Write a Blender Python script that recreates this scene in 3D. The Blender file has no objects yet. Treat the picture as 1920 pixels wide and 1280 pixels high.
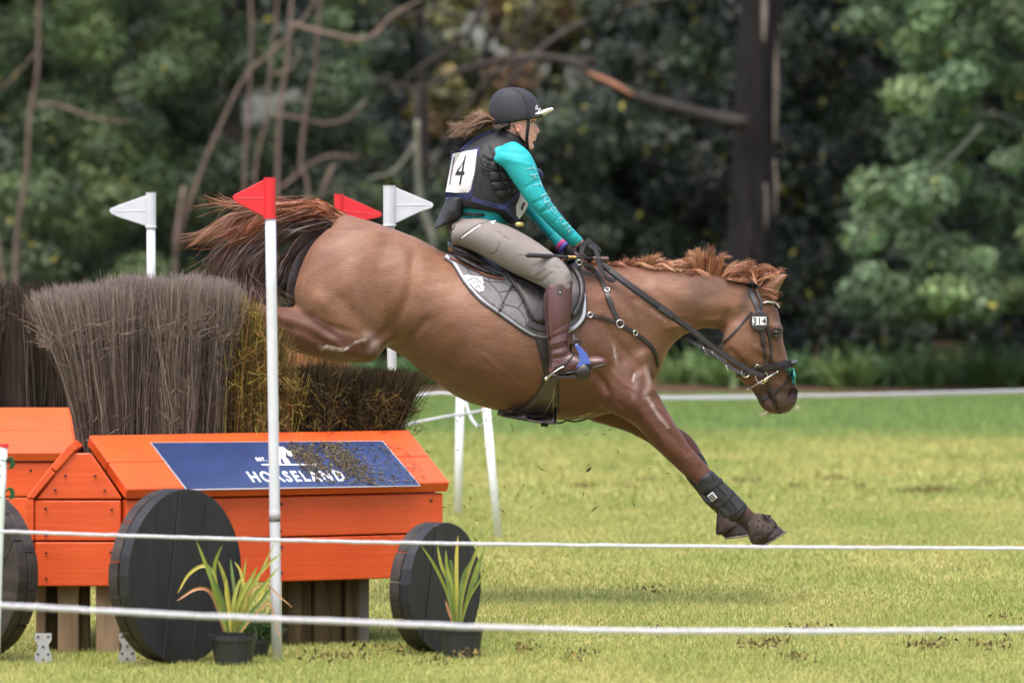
import bpy, math, random
import numpy as np
from mathutils import Vector, Matrix, geometry
from mathutils.bvhtree import BVHTree
R = random.Random(7)
NR = np.random.default_rng(11)
# ------------------------------------------------------------------ camera, sky, sun, exposure
F = 1920 * 200.0 / 36.0          # focal length in photo pixels
CY, CH = -24.24, 1.5             # camera distance and height
PIT = math.atan(170 / F)
sc = bpy.context.scene
C = sc.collection
cd = bpy.data.cameras.new('camera'); cam = bpy.data.objects.new('camera', cd); C.objects.link(cam)
cam.location = (0, CY, CH); cam.rotation_euler = (math.pi / 2 - PIT, 0, 0)
cd.lens = 200; cd.sensor_width = 36; cd.clip_start = .5; cd.clip_end = 3000
cd.dof.use_dof = True; cd.dof.focus_distance = 23.3; cd.dof.aperture_fstop = 3.5
sc.camera = cam
w = bpy.data.worlds.new('World'); sc.world = w; w.use_nodes = True
nt = w.node_tree; bg = nt.nodes['Background']
sky = nt.nodes.new('ShaderNodeTexSky'); sky.sky_type = 'NISHITA'; sky.sun_disc = False
SUN_EL, SUN_AZ = math.radians(70), math.radians(200)
sky.sun_elevation = SUN_EL; sky.sun_rotation = SUN_AZ
sky.air_density = 1.0; sky.dust_density = 5.0; sky.ozone_density = 1.0
nt.links.new(sky.outputs[0], bg.inputs[0]); bg.inputs[1].default_value = .135
sd = bpy.data.lights.new('sun', 'SUN'); sun = bpy.data.objects.new('sun', sd); C.objects.link(sun)
sd.energy = 1.25; sd.angle = math.radians(60); sd.color = (1, .975, .945)
sdir = Vector((math.sin(SUN_AZ) * math.cos(SUN_EL), math.cos(SUN_AZ) * math.cos(SUN_EL), math.sin(SUN_EL)))
sun.rotation_euler = sdir.to_track_quat('Z', 'Y').to_euler(); sun.location = (0, -10, 20)
vs = sc.view_settings; vs.view_transform = 'Standard'; vs.look = 'None'; vs.gamma = 1; vs.use_curve_mapping = False
vs.exposure = 1.42

# ------------------------------------------------------------------ helpers
_up = Vector((0, math.sin(PIT), math.cos(PIT))); _fw = Vector((0, math.cos(PIT), -math.sin(PIT)))
CAM = Vector((0, CY, CH))
def ray(px, py): return (_fw + Vector((1, 0, 0)) * ((px - 960) / F) + _up * ((640 - py) / F)).normalized()
def W(px, py, Y=0.0):
    d = ray(px, py); return CAM + d * ((Y - CY) / d.y)
def GX(px, Y): return (px - 960) / F * (Y - CY)
def D2Y(D): return D + CY
def lin(r, g=None, b=None):
    if g is None: r, g, b = r
    return tuple(((x / 255) / 12.92 if x / 255 <= .04045 else ((x / 255 + .055) / 1.055) ** 2.4) for x in (r, g, b))

def _nodes(name):
    m = bpy.data.materials.new(name); m.use_nodes = True
    t = m.node_tree; return m, t, t.nodes['Principled BSDF']
def _bump(t, p, tex_out, strength, dist=.01):
    b = t.nodes.new('ShaderNodeBump'); b.inputs['Strength'].default_value = strength; b.inputs['Distance'].default_value = dist
    t.links.new(tex_out, b.inputs['Height']); t.links.new(b.outputs[0], p.inputs['Normal'])
def _coords(t, scale):
    tc = t.nodes.new('ShaderNodeTexCoord'); mp = t.nodes.new('ShaderNodeMapping'); mp.inputs['Scale'].default_value = scale
    t.links.new(tc.outputs['Object'], mp.inputs[0]); return mp.outputs[0]
def mat(name, col, rough=.6, spec=.4, var=.12, scale=(8, 8, 8), bump=0, bscale=None, metal=0, coat=0, sheen=0, detail=6, col2=None, bdist=.01, trans=0):
    m, t, p = _nodes(name)
    n = t.nodes.new('ShaderNodeTexNoise'); n.inputs['Scale'].default_value = 1; n.inputs['Detail'].default_value = detail
    t.links.new(_coords(t, scale), n.inputs['Vector'])
    r = t.nodes.new('ShaderNodeValToRGB'); r.color_ramp.elements[0].position = .3; r.color_ramp.elements[1].position = .7
    c2 = col2 or tuple(min(1, x * (1 + var)) for x in col)
    r.color_ramp.elements[0].color = (*[x * (1 - var) for x in col], 1); r.color_ramp.elements[1].color = (*c2, 1)
    t.links.new(n.outputs['Fac'], r.inputs[0]); t.links.new(r.outputs[0], p.inputs['Base Color'])
    p.inputs['Roughness'].default_value = rough; p.inputs['Specular IOR Level'].default_value = spec
    p.inputs['Metallic'].default_value = metal; p.inputs['Coat Weight'].default_value = coat
    p.inputs['Sheen Weight'].default_value = sheen
    if bump:
        n2 = t.nodes.new('ShaderNodeTexNoise'); n2.inputs['Scale'].default_value = 1; n2.inputs['Detail'].default_value = 5
        t.links.new(_coords(t, bscale or scale), n2.inputs['Vector']); _bump(t, p, n2.outputs['Fac'], bump, bdist)
    return m
def mat_attr(name, rough=.6, spec=.4, var=.1, scale=(30, 30, 30), bump=0, bscale=None, trans=0, sheen=0, coat=0, detail=6, bdist=.01):
    m, t, p = _nodes(name)
    a = t.nodes.new('ShaderNodeAttribute'); a.attribute_name = 'col'
    n = t.nodes.new('ShaderNodeTexNoise'); n.inputs['Scale'].default_value = 1; n.inputs['Detail'].default_value = detail
    t.links.new(_coords(t, scale), n.inputs['Vector'])
    mr = t.nodes.new('ShaderNodeMapRange'); mr.inputs[1].default_value = .3; mr.inputs[2].default_value = .7
    mr.inputs[3].default_value = 1 - var; mr.inputs[4].default_value = 1 + var
    t.links.new(n.outputs['Fac'], mr.inputs[0])
    v = t.nodes.new('ShaderNodeVectorMath'); v.operation = 'SCALE'
    t.links.new(a.outputs['Color'], v.inputs[0]); t.links.new(mr.outputs[0], v.inputs['Scale'])
    t.links.new(v.outputs[0], p.inputs['Base Color'])
    p.inputs['Roughness'].default_value = rough; p.inputs['Specular IOR Level'].default_value = spec
    p.inputs['Sheen Weight'].default_value = sheen; p.inputs['Coat Weight'].default_value = coat; p.inputs['Coat Roughness'].default_value = .35
    if bump:
        n2 = t.nodes.new('ShaderNodeTexNoise'); n2.inputs['Scale'].default_value = 1; n2.inputs['Detail'].default_value = 5
        t.links.new(_coords(t, bscale or scale), n2.inputs['Vector']); _bump(t, p, n2.outputs['Fac'], bump, bdist)
    if trans:
        tr = t.nodes.new('ShaderNodeBsdfTranslucent'); mx = t.nodes.new('ShaderNodeMixShader'); mx.inputs[0].default_value = trans
        t.links.new(v.outputs[0], tr.inputs[0]); t.links.new(p.outputs[0], mx.inputs[1]); t.links.new(tr.outputs[0], mx.inputs[2])
        t.links.new(mx.outputs[0], t.nodes['Material Output'].inputs[0])
    return m

def new_mesh(name, V, Fc, cols=None, smooth=True):
    """V (n,3); Fc either an (m,k) int array or a list of tuples"""
    me = bpy.data.meshes.new(name); V = np.asarray(V, dtype=np.float32).reshape(-1, 3)
    if isinstance(Fc, np.ndarray) and Fc.ndim == 2:
        m, k = Fc.shape; loops = Fc.ravel().astype(np.int32); starts = np.arange(m, dtype=np.int32) * k
    else:
        lens = np.array([len(f) for f in Fc], dtype=np.int32); m = len(lens)
        loops = np.fromiter((i for f in Fc for i in f), dtype=np.int32); starts = np.concatenate([[0], np.cumsum(lens)[:-1]]).astype(np.int32) if m else np.zeros(0, np.int32)
    me.vertices.add(len(V)); me.vertices.foreach_set('co', V.ravel())
    me.loops.add(len(loops)); me.loops.foreach_set('vertex_index', loops)
    me.polygons.add(m); me.polygons.foreach_set('loop_start', starts)
    me.polygons.foreach_set('use_smooth', np.full(m, bool(smooth)))
    me.update(calc_edges=True); me.validate()
    if cols is not None:
        a = me.color_attributes.new('col', 'FLOAT_COLOR', 'POINT')
        cc = np.ones((len(V), 4), dtype=np.float32); cc[:, :3] = cols; a.data.foreach_set('color', cc.ravel())
    return me
OFF = {}
def tag(o, label=None, cat=None, group=None, kind=None):
    if label: o['label'] = label
    if cat: o['category'] = cat
    if group: o['group'] = group
    if kind: o['kind'] = kind
    return o
def empty(name, loc, label, cat, group=None):
    o = bpy.data.objects.new(name, None); C.objects.link(o); o.location = loc; o.empty_display_size = .1
    OFF[o.name] = Vector(loc); return tag(o, label, cat, group)
def obj(name, V, Fc, m, parent=None, loc=None, cols=None, smooth=True, **kw):
    V = np.asarray(V, dtype=np.float64).reshape(-1, 3)
    off = OFF[parent.name] if parent else Vector(loc or (0, 0, 0))
    me = new_mesh(name, V - np.array(off), Fc, cols, smooth)
    o = bpy.data.objects.new(name, me); C.objects.link(o); me.materials.append(m)
    if parent: o.parent = parent
    else: o.location = off
    OFF[o.name] = off
    return tag(o, **kw)
def copy_tree(o, parent=None):
    c = o.copy(); C.objects.link(c); OFF[c.name] = OFF.get(o.name, Vector())
    if parent: c.parent = parent
    for ch in list(o.children): copy_tree(ch, c)
    return c

def cr(P, n):
    """Catmull-Rom through the rows of P, n samples per span"""
    P = np.asarray(P, dtype=float)
    if len(P) < 3:
        t = np.linspace(0, 1, n + 1)[:, None]; return P[0] * (1 - t) + P[1] * t
    Q = np.vstack([2 * P[0] - P[1], P, 2 * P[-1] - P[-2]]); out = []
    for i in range(1, len(Q) - 2):
        p0, p1, p2, p3 = Q[i - 1:i + 3]
        for t in np.linspace(0, 1, n, endpoint=False):
            out.append(.5 * (2 * p1 + (p2 - p0) * t + (2 * p0 - 5 * p1 + 4 * p2 - p3) * t * t + (3 * p1 - p0 - 3 * p2 + p3) * t ** 3))
    out.append(Q[-2]); return np.array(out)

class MB:
    def __init__(s): s.v = []; s.f = []
    def add(s, V, Fc):
        b = len(s.v); s.v += [tuple(x) for x in V]; s.f += [tuple(int(i) + b for i in f) for f in Fc]; return s
    def rings(s, rings, cap=True, closed=False):
        b = len(s.v); n = len(rings[0])
        for r in rings: s.v += [tuple(x) for x in r]
        k = len(rings)
        for i in range(k if closed else k - 1):
            j0 = b + i * n; j1 = b + ((i + 1) % k) * n
            for j in range(n): s.f.append((j0 + j, j0 + (j + 1) % n, j1 + (j + 1) % n, j1 + j))
        if cap and not closed:
            s.f.append(tuple(b + j for j in reversed(range(n)))); s.f.append(tuple(b + (k - 1) * n + j for j in range(n)))
        return s
    def tube(s, P, rad, n=8, sub=0, flat=1.0, cap=True, up=None):
        P = np.array([tuple(p) for p in P], dtype=float); r = np.ones(len(P)) * np.asarray(rad, dtype=float)
        if sub:
            A = cr(np.hstack([P, r[:, None]]), sub); P, r = A[:, :3], A[:, 3]
        T = np.gradient(P, axis=0); T /= np.linalg.norm(T, axis=1)[:, None] + 1e-9
        u = np.array(up, dtype=float) if up is not None else (np.array([0, 0, 1.]) if abs(T[0][2]) < .9 else np.array([0, 1., 0]))
        rings = []
        for p, t, rr in zip(P, T, r):
            a = np.cross(t, u); a /= np.linalg.norm(a) + 1e-9; bb = np.cross(a, t)
            if up is None: u = bb
            ang = np.arange(n) * 2 * math.pi / n
            rings.append(p + np.outer(np.cos(ang), a) * rr + np.outer(np.sin(ang), bb) * rr * flat)
        return s.rings(rings, cap)
    def box(s, c, size, rot=None):
        c = Vector(c); h = Vector(size) / 2; V = []
        for x in (-1, 1):
            for y in (-1, 1):
                for z in (-1, 1):
                    p = Vector((x * h.x, y * h.y, z * h.z)); p = rot @ p if rot is not None else p; V.append(c + p)
        return s.add(V, [(0, 1, 3, 2), (4, 6, 7, 5), (0, 4, 5, 1), (2, 3, 7, 6), (0, 2, 6, 4), (1, 5, 7, 3)])
    def prism(s, poly, vec):
        n = len(poly); vec = Vector(vec); A = [Vector(p) for p in poly]; B = [p + vec for p in A]
        fc = [tuple(reversed(range(n))), tuple(range(n, 2 * n))] + [(i, (i + 1) % n, n + (i + 1) % n, n + i) for i in range(n)]
        return s.add(A + B, fc)
    def ell(s, c, r, n=12, rot=None):
        rings = []
        for i in range(1, n):
            ph = math.pi * i / n; ring = []
            for j in range(2 * n):
                th = math.pi * j / n
                p = Vector((r[0] * math.sin(ph) * math.cos(th), r[1] * math.sin(ph) * math.sin(th), r[2] * math.cos(ph)))
                if rot is not None: p = rot @ p
                ring.append(Vector(c) + p)
            rings.append(ring)
        return s.rings(rings)
    def torus(s, c, R_, r, axis, n=24, m=8):
        ax = Vector(axis).normalized(); a = ax.orthogonal().normalized(); b = ax.cross(a)
        rings = []
        for i in range(n):
            th = 2 * math.pi * i / n; d = a * math.cos(th) + b * math.sin(th)
            rings.append([Vector(c) + d * (R_ + r * math.cos(2 * math.pi * j / m)) + ax * r * math.sin(2 * math.pi * j / m) for j in range(m)])
        return s.rings(rings, closed=True)
    def lp(s, st, yc=0., n=28, sub=6, dx=0., mir=1):
        """loft from pixel stations (ax,ay, bx,by, halfdepth[, ycentre[, k]]): a and b are the two outline points in the photo"""
        rows = []
        for q in st:
            ax, ay, bx, by, wd = q[:5]; y = q[5] if len(q) > 5 else yc; k = q[6] if len(q) > 6 else 0.
            A = W(ax + dx, ay, y); B = W(bx + dx, by, y); rows.append([*A, *B, wd, k])
        rows = cr(rows, sub); rings = []; ang = np.arange(n) * 2 * math.pi / n
        for q in rows:
            A, B, wd, k = q[:3].copy(), q[3:6].copy(), q[6], q[7]
            A[1] *= mir; B[1] *= mir
            c = (A + B) / 2; u = (A - B) / 2
            rings.append(c + np.outer(np.cos(ang), u) + np.outer(np.sin(ang) * (1 + k * np.cos(ang)), [0, wd, 0]))
        return s.rings(rings)
    def build(s, name, m, parent=None, smooth=False, **kw):
        return obj(name, s.v, s.f, m, parent, smooth=smooth, **kw)

def smooth_arrays(V, Q, it, lam=.5, mu=-.52):
    E = np.unique(np.sort(np.vstack([Q[:, [i, (i + 1) % Q.shape[1]]] for i in range(Q.shape[1])]), axis=1), axis=0)
    n = len(V); deg = np.bincount(E.ravel(), minlength=n)[:, None].astype(float) + 1e-9
    def step(V, l):
        S = np.zeros_like(V)
        for a in range(3): S[:, a] = np.bincount(E[:, 0], V[E[:, 1], a], n) + np.bincount(E[:, 1], V[E[:, 0], a], n)
        return V + l * (S / deg - V)
    for _ in range(it):
        V = step(V, lam)
        if mu: V = step(V, mu)
    return V
def remesh(mb, voxel, it=6, mu=-.45):
    me = new_mesh('tmp', mb.v, mb.f); o = bpy.data.objects.new('tmp', me); C.objects.link(o)
    md = o.modifiers.new('r', 'REMESH'); md.mode = 'VOXEL'; md.voxel_size = voxel
    dg = bpy.context.evaluated_depsgraph_get(); ev = o.evaluated_get(dg); m2 = bpy.data.meshes.new_from_object(ev)
    V = np.empty(len(m2.vertices) * 3); m2.vertices.foreach_get('co', V); V = V.reshape(-1, 3)
    Q = np.empty(len(m2.loops), dtype=np.int32); m2.loops.foreach_get('vertex_index', Q); Q = Q.reshape(-1, 4)
    bpy.data.objects.remove(o); bpy.data.meshes.remove(me); bpy.data.meshes.remove(m2)
    return smooth_arrays(V, Q, it, .5, mu), Q
def normals(V, Q):
    n = np.cross(V[Q[:, 2]] - V[Q[:, 0]], V[Q[:, 3 if Q.shape[1] > 3 else 1]] - V[Q[:, 1 if Q.shape[1] > 3 else 0]])
    if Q.shape[1] == 3: n = np.cross(V[Q[:, 1]] - V[Q[:, 0]], V[Q[:, 2]] - V[Q[:, 0]])
    N = np.zeros_like(V)
    for a in range(3):
        for j in range(Q.shape[1]): N[:, a] += np.bincount(Q[:, j], n[:, a], len(V))
    return N / (np.linalg.norm(N, axis=1)[:, None] + 1e-12)
def poly_dist(P2, line):
    d = np.full(len(P2), 1e9)
    for a, b in zip(line[:-1], line[1:]):
        a = np.array(a); b = np.array(b); ab = b - a; t = np.clip(((P2 - a) @ ab) / (ab @ ab + 1e-12), 0, 1)
        d = np.minimum(d, np.linalg.norm(P2 - (a + t[:, None] * ab), axis=1))
    return d
def wx(p, Y=-.2):
    q = W(p[0], p[1], Y); return (q.x, q.z)
def sculpt(V, N, strokes, Y=-.2):
    P2 = V[:, [0, 2]]; out = V.copy()
    for line, r, amp, side in strokes:
        L = [wx(p, Y) for p in (cr(line, 6) if len(line) > 2 else line)]
        if len(L) == 1: L = L * 2
        w_ = np.exp(-(poly_dist(P2, L) / r) ** 2) * np.clip(np.abs(N[:, 1]) * 1.6, 0, 1)
        if side: w_ = w_ * (np.sign(V[:, 1]) == side)
        out += N * (w_ * amp)[:, None]
    return out
def bvh_of(*vf):
    V = []; Fc = []
    for v, f in vf:
        b = len(V); V += [tuple(x) for x in v]; Fc += [tuple(int(i) + b for i in q) for q in f]
    return BVHTree.FromPolygons(V, Fc)
def hit(px, py, bv, fb=-.2):
    d = ray(px, py); h = bv.ray_cast(CAM, d)
    if h[0] is None: return W(px, py, fb), Vector((0, -1, 0)), False
    n = h[1]
    if n.dot(d) > 0: n = -n
    return h[0], n, True
def hit_dense(pts, bv, off):
    out = []; last = None
    for p in pts:
        q, n, ok = hit(p[0], p[1], bv, last if last is not None else -.1)
        if ok: last = q.y
        out.append([q, n])
    ns = [x[1] for x in out]
    for i in range(len(out)):
        s_ = Vector((0, 0, 0))
        for j in range(max(0, i - 2), min(len(out), i + 3)): s_ += ns[j]
        out[i][1] = s_.normalized()
    return [(q + n * off, n) for q, n in out]
def far(q, bv, off):
    h = bv.ray_cast(Vector((q.x, 3, q.z)), Vector((0, -1, 0)))
    return (h[0] + Vector((0, off, 0))) if h[0] is not None else Vector((q.x, -q.y, q.z))
def band(mb, PN, width, th):
    P = [p for p, _ in PN]; rings = []
    for i, (p, n) in enumerate(PN):
        t = (P[min(i + 1, len(P) - 1)] - P[max(i - 1, 0)]).normalized(); s_ = n.cross(t).normalized() * width / 2; nn = t.cross(s_).normalized()
        if nn.dot(n) < 0: nn = -nn
        u = nn * th
        rings.append([p + s_, p + s_ * .86 + u, p - s_ * .86 + u, p - s_])
    return mb.rings(rings)
def strap(mb, line, width, th, bv, off=.002, sub=8):
    return band(mb, hit_dense(cr(line, sub), bv, off), width, th)
def drape(outline, step, bv, off, thick, both=False, fb=-.2, dome=0.0, relax=0):
    """a sheet with the given pixel outline laid on a surface; returns verts, faces"""
    ol = [Vector((float(p[0]), float(p[1]))) for p in outline]; n = len(ol); pts = list(ol)
    def inside(p):
        c_ = False
        for i in range(n):
            a, b = ol[i], ol[i - 1]
            if (a.y > p.y) != (b.y > p.y) and p.x < (b.x - a.x) * (p.y - a.y) / (b.y - a.y) + a.x: c_ = not c_
        return c_
    def dd(p): return min((geometry.intersect_point_line(p, ol[i], ol[i - 1])[0] - p).length if 0 <= geometry.intersect_point_line(p, ol[i], ol[i - 1])[1] <= 1 else min((p - ol[i]).length, (p - ol[i - 1]).length) for i in range(n))
    x0 = min(p.x for p in ol); x1 = max(p.x for p in ol); y0 = min(p.y for p in ol); y1 = max(p.y for p in ol)
    y = y0 + step / 2; row = 0
    while y < y1:
        x = x0 + (step / 2 if row % 2 else 0)
        while x < x1:
            p = Vector((x, y))
            if inside(p) and dd(p) > step * .4: pts.append(p)
            x += step
        y += step; row += 1
    r = geometry.delaunay_2d_cdt(pts, [(i, (i + 1) % n) for i in range(n)], [list(range(n))], 1, 1e-5)
    vs2, fs = r[0], r[2]; V = []; N = []
    for p in vs2:
        q, nn, ok = hit(p.x, p.y, bv, fb); h_ = 0
        if dome: h_ = dome * (1 - math.exp(-dd(p) / (step * 1.3)))
        N.append(nn); V.append((q, off + thick + h_))
    if relax:   # even out the depth and carry it past the outline of what lies beneath
        nb = [set() for _ in vs2]
        for f in fs:
            for i in range(len(f)): nb[f[i]].add(f[(i + 1) % len(f)]); nb[f[(i + 1) % len(f)]].add(f[i])
        hh = [bv.ray_cast(CAM, ray(p.x, p.y)) for p in vs2]; ok = [h[0] is not None and abs(h[1].dot(ray(p.x, p.y))) > .3 for h, p in zip(hh, vs2)]
        good = [(h[0] - CAM).length for h, o in zip(hh, ok) if o]; T_ = [(h[0] - CAM).length if o else max(good) for h, o in zip(hh, ok)]; T0 = list(T_)
        for it in range(60): T_ = [sum(T_[j] for j in nb[i]) / len(nb[i]) if (nb[i] and (not ok[i] or it < relax)) else T_[i] for i in range(len(T_))]
        V = [(CAM + ray(p.x, p.y) * (t_ - off * .3), V[i][1]) for i, (p, t_) in enumerate(zip(vs2, T_))]
        N = [Vector((0, 0, 0)) for _ in vs2]
        for f in fs:
            a_, b_, c_ = [V[k][0] for k in f[:3]]; nn = (b_ - a_).cross(c_ - a_); nn = nn if nn.y < 0 else -nn
            for k in f: N[k] += nn
        N = [x.normalized() for x in N]
    N2 = [Vector(x) for x in N]
    for _ in range(3):
        acc = [Vector(x) for x in N2]
        for f in fs:
            for i in f: acc[i] += N2[f[(list(f).index(i) + 1) % len(f)]]
        N2 = [x.normalized() for x in acc]
    top = [q + nn * h_ for (q, h_), nn in zip(V, N2)]; bot = [q + nn * (off - .004) for (q, h_), nn in zip(V, N2)]
    k = len(top); Fc = [tuple(f) for f in fs]
    ec = {}
    for f in fs:
        for i in range(len(f)): e = (f[i], f[(i + 1) % len(f)]); ec[e] = 1
    for (a, b) in ec:
        if (b, a) not in ec: Fc.append((b, a, a + k, b + k))
    VV = top + bot
    if both:
        m_ = len(VV); VV = VV + [Vector((p.x, -p.y, p.z)) for p in VV]; Fc = Fc + [tuple(i + m_ for i in reversed(f)) for f in Fc]
    return VV, Fc
def text_geo(s, size=1.0, bold=.0, shear=0, space=1.0):
    cu = bpy.data.curves.new('t', 'FONT'); cu.body = s; cu.size = size; cu.offset = bold; cu.shear = shear; cu.space_character = space
    cu.resolution_u = 3
    o = bpy.data.objects.new('t', cu); C.objects.link(o); dg = bpy.context.evaluated_depsgraph_get()
    me = bpy.data.meshes.new_from_object(o.evaluated_get(dg))
    V = [(v.co.x, v.co.y) for v in me.vertices]; Fc = [tuple(p.vertices) for p in me.polygons]
    bpy.data.objects.remove(o); bpy.data.curves.remove(cu); bpy.data.meshes.remove(me); return V, Fc
def drape_text(s, org, u, v, bv, off, bold=.0, space=1.0):
    """org, u, v in photo pixels: u = one em to the right, v = one em up"""
    V, Fc = text_geo(s, 1.0, bold, 0, space); P = []
    for x, y in V:
        q, n, ok = hit(org[0] + u[0] * x + v[0] * y, org[1] + u[1] * x + v[1] * y, bv); P.append(q + n * off)
    return P, Fc
def ribbons(P, wid, side=None, taper=True):
    """P (n,k,3) strands to quads; wid (n,) or (n,k)"""
    n, k, _ = P.shape
    T = np.gradient(P, axis=1)
    if side is None: side = NR.normal(size=(n, 1, 3))
    S = np.cross(T, np.broadcast_to(side, P.shape)); S /= np.linalg.norm(S, axis=2)[..., None] + 1e-9
    wv = np.broadcast_to(np.asarray(wid).reshape(n, -1), (n, k)).copy()
    if taper: wv = wv * np.linspace(1, .25, k)[None] ** .7
    A = P + S * wv[..., None] / 2; B = P - S * wv[..., None] / 2
    V = np.stack([A, B], axis=2).reshape(-1, 3)
    i = np.arange(n)[:, None] * k * 2 + np.arange(k - 1)[None] * 2; i = i.ravel()
    return V, np.stack([i, i + 1, i + 3, i + 2], axis=1)
def snoise(x, y, s=1.0, seed=0):
    r = np.random.default_rng(seed); o = np.zeros_like(x, dtype=float)
    for k in range(7):
        a = r.uniform(0, 2 * math.pi); f = s * r.uniform(.5, 2.4); o += np.sin((x * math.cos(a) + y * math.sin(a)) * f + r.uniform(0, 6.28)) / 7 * 1.6
    return o
# ------------------------------------------------------------------ ground
def ground_material():
    m, t, p = _nodes('turf')
    c1 = t.nodes.new('ShaderNodeTexNoise'); c1.inputs['Scale'].default_value = 1; c1.inputs['Detail'].default_value = 8
    t.links.new(_coords(t, (1.1, .5, 1)), c1.inputs['Vector'])
    r = t.nodes.new('ShaderNodeValToRGB'); r.color_ramp.elements[0].position = .35; r.color_ramp.elements[1].position = .65
    r.color_ramp.elements[0].color = (.17, .2, .045, 1); r.color_ramp.elements[1].color = (.31, .27, .10, 1)
    t.links.new(c1.outputs['Fac'], r.inputs[0])
    g = t.nodes.new('ShaderNodeNewGeometry'); s = t.nodes.new('ShaderNodeSeparateXYZ'); t.links.new(g.outputs['Position'], s.inputs[0])
    mr = t.nodes.new('ShaderNodeMapRange'); mr.inputs[1].default_value = 20; mr.inputs[2].default_value = 24.5
    t.links.new(s.outputs['Y'], mr.inputs[0])
    mx = t.nodes.new('ShaderNodeMix'); mx.data_type = 'RGBA'; mx.inputs[7].default_value = (.10, .17, .03, 1)
    t.links.new(mr.outputs[0], mx.inputs[0]); t.links.new(r.outputs[0], mx.inputs[6])
    t.links.new(mx.outputs[2], p.inputs['Base Color']); p.inputs['Roughness'].default_value = .9; p.inputs['Specular IOR Level'].default_value = .15
    _bump(t, p, c1.outputs['Fac'], .4, .02); return m
MG = ground_material()
obj('lawn', [(-400, -60, 0), (400, -60, 0), (400, 500, 0), (-400, 500, 0)], [(0, 1, 2, 3)], MG, kind='structure', smooth=False)
BED = D2Y(59.5)
M_mulch = mat('mulch', (.075, .042, .028), .95, .1, .5, (9, 5, 9), .9, bdist=.05)
n = 160; xs = np.linspace(-60, 60, n); ys = np.linspace(BED, BED + 60, 12)
V = [(x, y + (.12 * math.sin(x * 2.3) + .08 * math.sin(x * 7.1) if j == 0 else 0), .012 + (.06 * NR.random() if 0 < j else 0)) for j, y in enumerate(ys) for x in xs]
obj('garden_bed', V, [(j * n + i, j * n + i + 1, (j + 1) * n + i + 1, (j + 1) * n + i) for j in range(11) for i in range(n - 1)], M_mulch, kind='structure', label='bare brown mulch bed along the wood edge')
# mown grass blades
def patch(x, y): return snoise(x, y * .45, 1.4, 5) * .6 + snoise(x, y * .5, 5, 6) * .5 + snoise(x, y, 16, 8) * .3
def grass_blades(D0, D1, dens, h0, wd, spread=1.35):
    n = int(dens * (D1 - D0) * (D0 + D1) / 2 * .18 * spread)
    u = NR.random(n); D = np.sqrt(D0 ** 2 + u * (D1 ** 2 - D0 ** 2)); x = (NR.random(n) - .5) * .18 * spread * D; y = D + CY
    h = h0 * (.55 + .8 * NR.random(n)) * (1 + .25 * snoise(x, y, 3, 4)); a = NR.random(n) * 6.283; ln = h * NR.uniform(.1, 1.0, n); b = NR.random(n) * 6.283
    w2 = wd * (.6 + .8 * NR.random(n)) / 2
    A = np.stack([x - np.cos(a) * w2, y - np.sin(a) * w2, np.zeros(n)], 1); B = np.stack([x + np.cos(a) * w2, y + np.sin(a) * w2, np.zeros(n)], 1)
    T = np.stack([x + np.cos(b) * ln, y + np.sin(b) * ln, h], 1)
    V = np.stack([A, B, T], 1).reshape(-1, 3)
    q = np.clip(.47 + .36 * patch(x, y) + NR.normal(size=n) * .28, 0, 1)[:, None]
    col = (1 - q) * np.array([.19, .255, .06]) + q * np.array([.43, .39, .135])
    g = np.clip((D - 44) / 4.5, 0, 1)[:, None]; col = col * (1 - g) + g * np.array([.175, .24, .075]) * (1 + .25 * NR.normal(size=(n, 1)))
    col *= NR.uniform(.75, 1.2, (n, 1)); col = np.clip(col, .005, 1)
    return V, np.repeat(col, 3, 0)
parts = [grass_blades(18.6, 24, 6000, .017, .0035), grass_blades(24, 34, 2800, .02, .005), grass_blades(34, 59.5, 650, .032, .012)]
V = np.vstack([p_[0] for p_ in parts]); cols = np.vstack([p_[1] for p_ in parts])
obj('grass', V, np.arange(len(V)).reshape(-1, 3), mat_attr('grass_blade', .65, .25, .0, trans=.25), cols=cols, smooth=False, kind='stuff', label='short mown yellow green turf grass across the field', cat='grass')
# torn tufts and mud marks in the turf
V = []; Fc = []; cols = []
for px, py, wpx, k in [(1730, 927, 60, 70), (1760, 925, 60, 80), (1560, 904, 50, 40), (1090, 916, 40, 40), (1170, 918, 30, 25), (1390, 908, 50, 35), (1210, 906, 50, 25), (1495, 918, 25, 18), (1610, 919, 25, 18), (1860, 910, 40, 25),
                       (1420, 1220, 60, 60), (1480, 1245, 55, 55), (1460, 1213, 50, 40), (1740, 1220, 90, 90), (1850, 1222, 60, 40), (985, 1225, 30, 40), (1090, 1240, 60, 40), (1515, 1188, 80, 50), (1880, 1170, 50, 30), (1890, 1218, 40, 25), (820, 1250, 60, 40), (1230, 1196, 60, 20), (640, 1243, 130, 90), (740, 1228, 90, 60), (1220, 1116, 60, 22), (880, 1237, 40, 40)]:
    D = F * CH / (py - 470)
    for _ in range(int(k * (2.2 if py < 1000 else 1.1))):
        x = GX(px + R.gauss(0, wpx * .35), D2Y(D)); y = D2Y(D) + R.gauss(0, .1); z = R.uniform(.015, .035)
        a = R.uniform(0, 6.28); l = R.uniform(.006, .024); b = len(V)
        V += [(x, y, z), (x + math.cos(a) * l, y + math.sin(a) * l * .6, z + R.uniform(-.012, .02)), (x + math.cos(a + .6) * l * .6, y + math.sin(a + .6) * l * .6, z + R.uniform(-.01, .022))]
        Fc.append((b, b + 1, b + 2)); cols += [np.array(lin(*R.choice([(110, 90, 62), (92, 82, 52), (74, 62, 46), (122, 108, 62)])))] * 3
obj('mud', V, Fc, mat_attr('mud_clod', .9, .1, .2), cols=np.array(cols), smooth=False, kind='stuff', label='dark clods and torn turf from earlier landings scattered on the grass', cat='mud')

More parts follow.
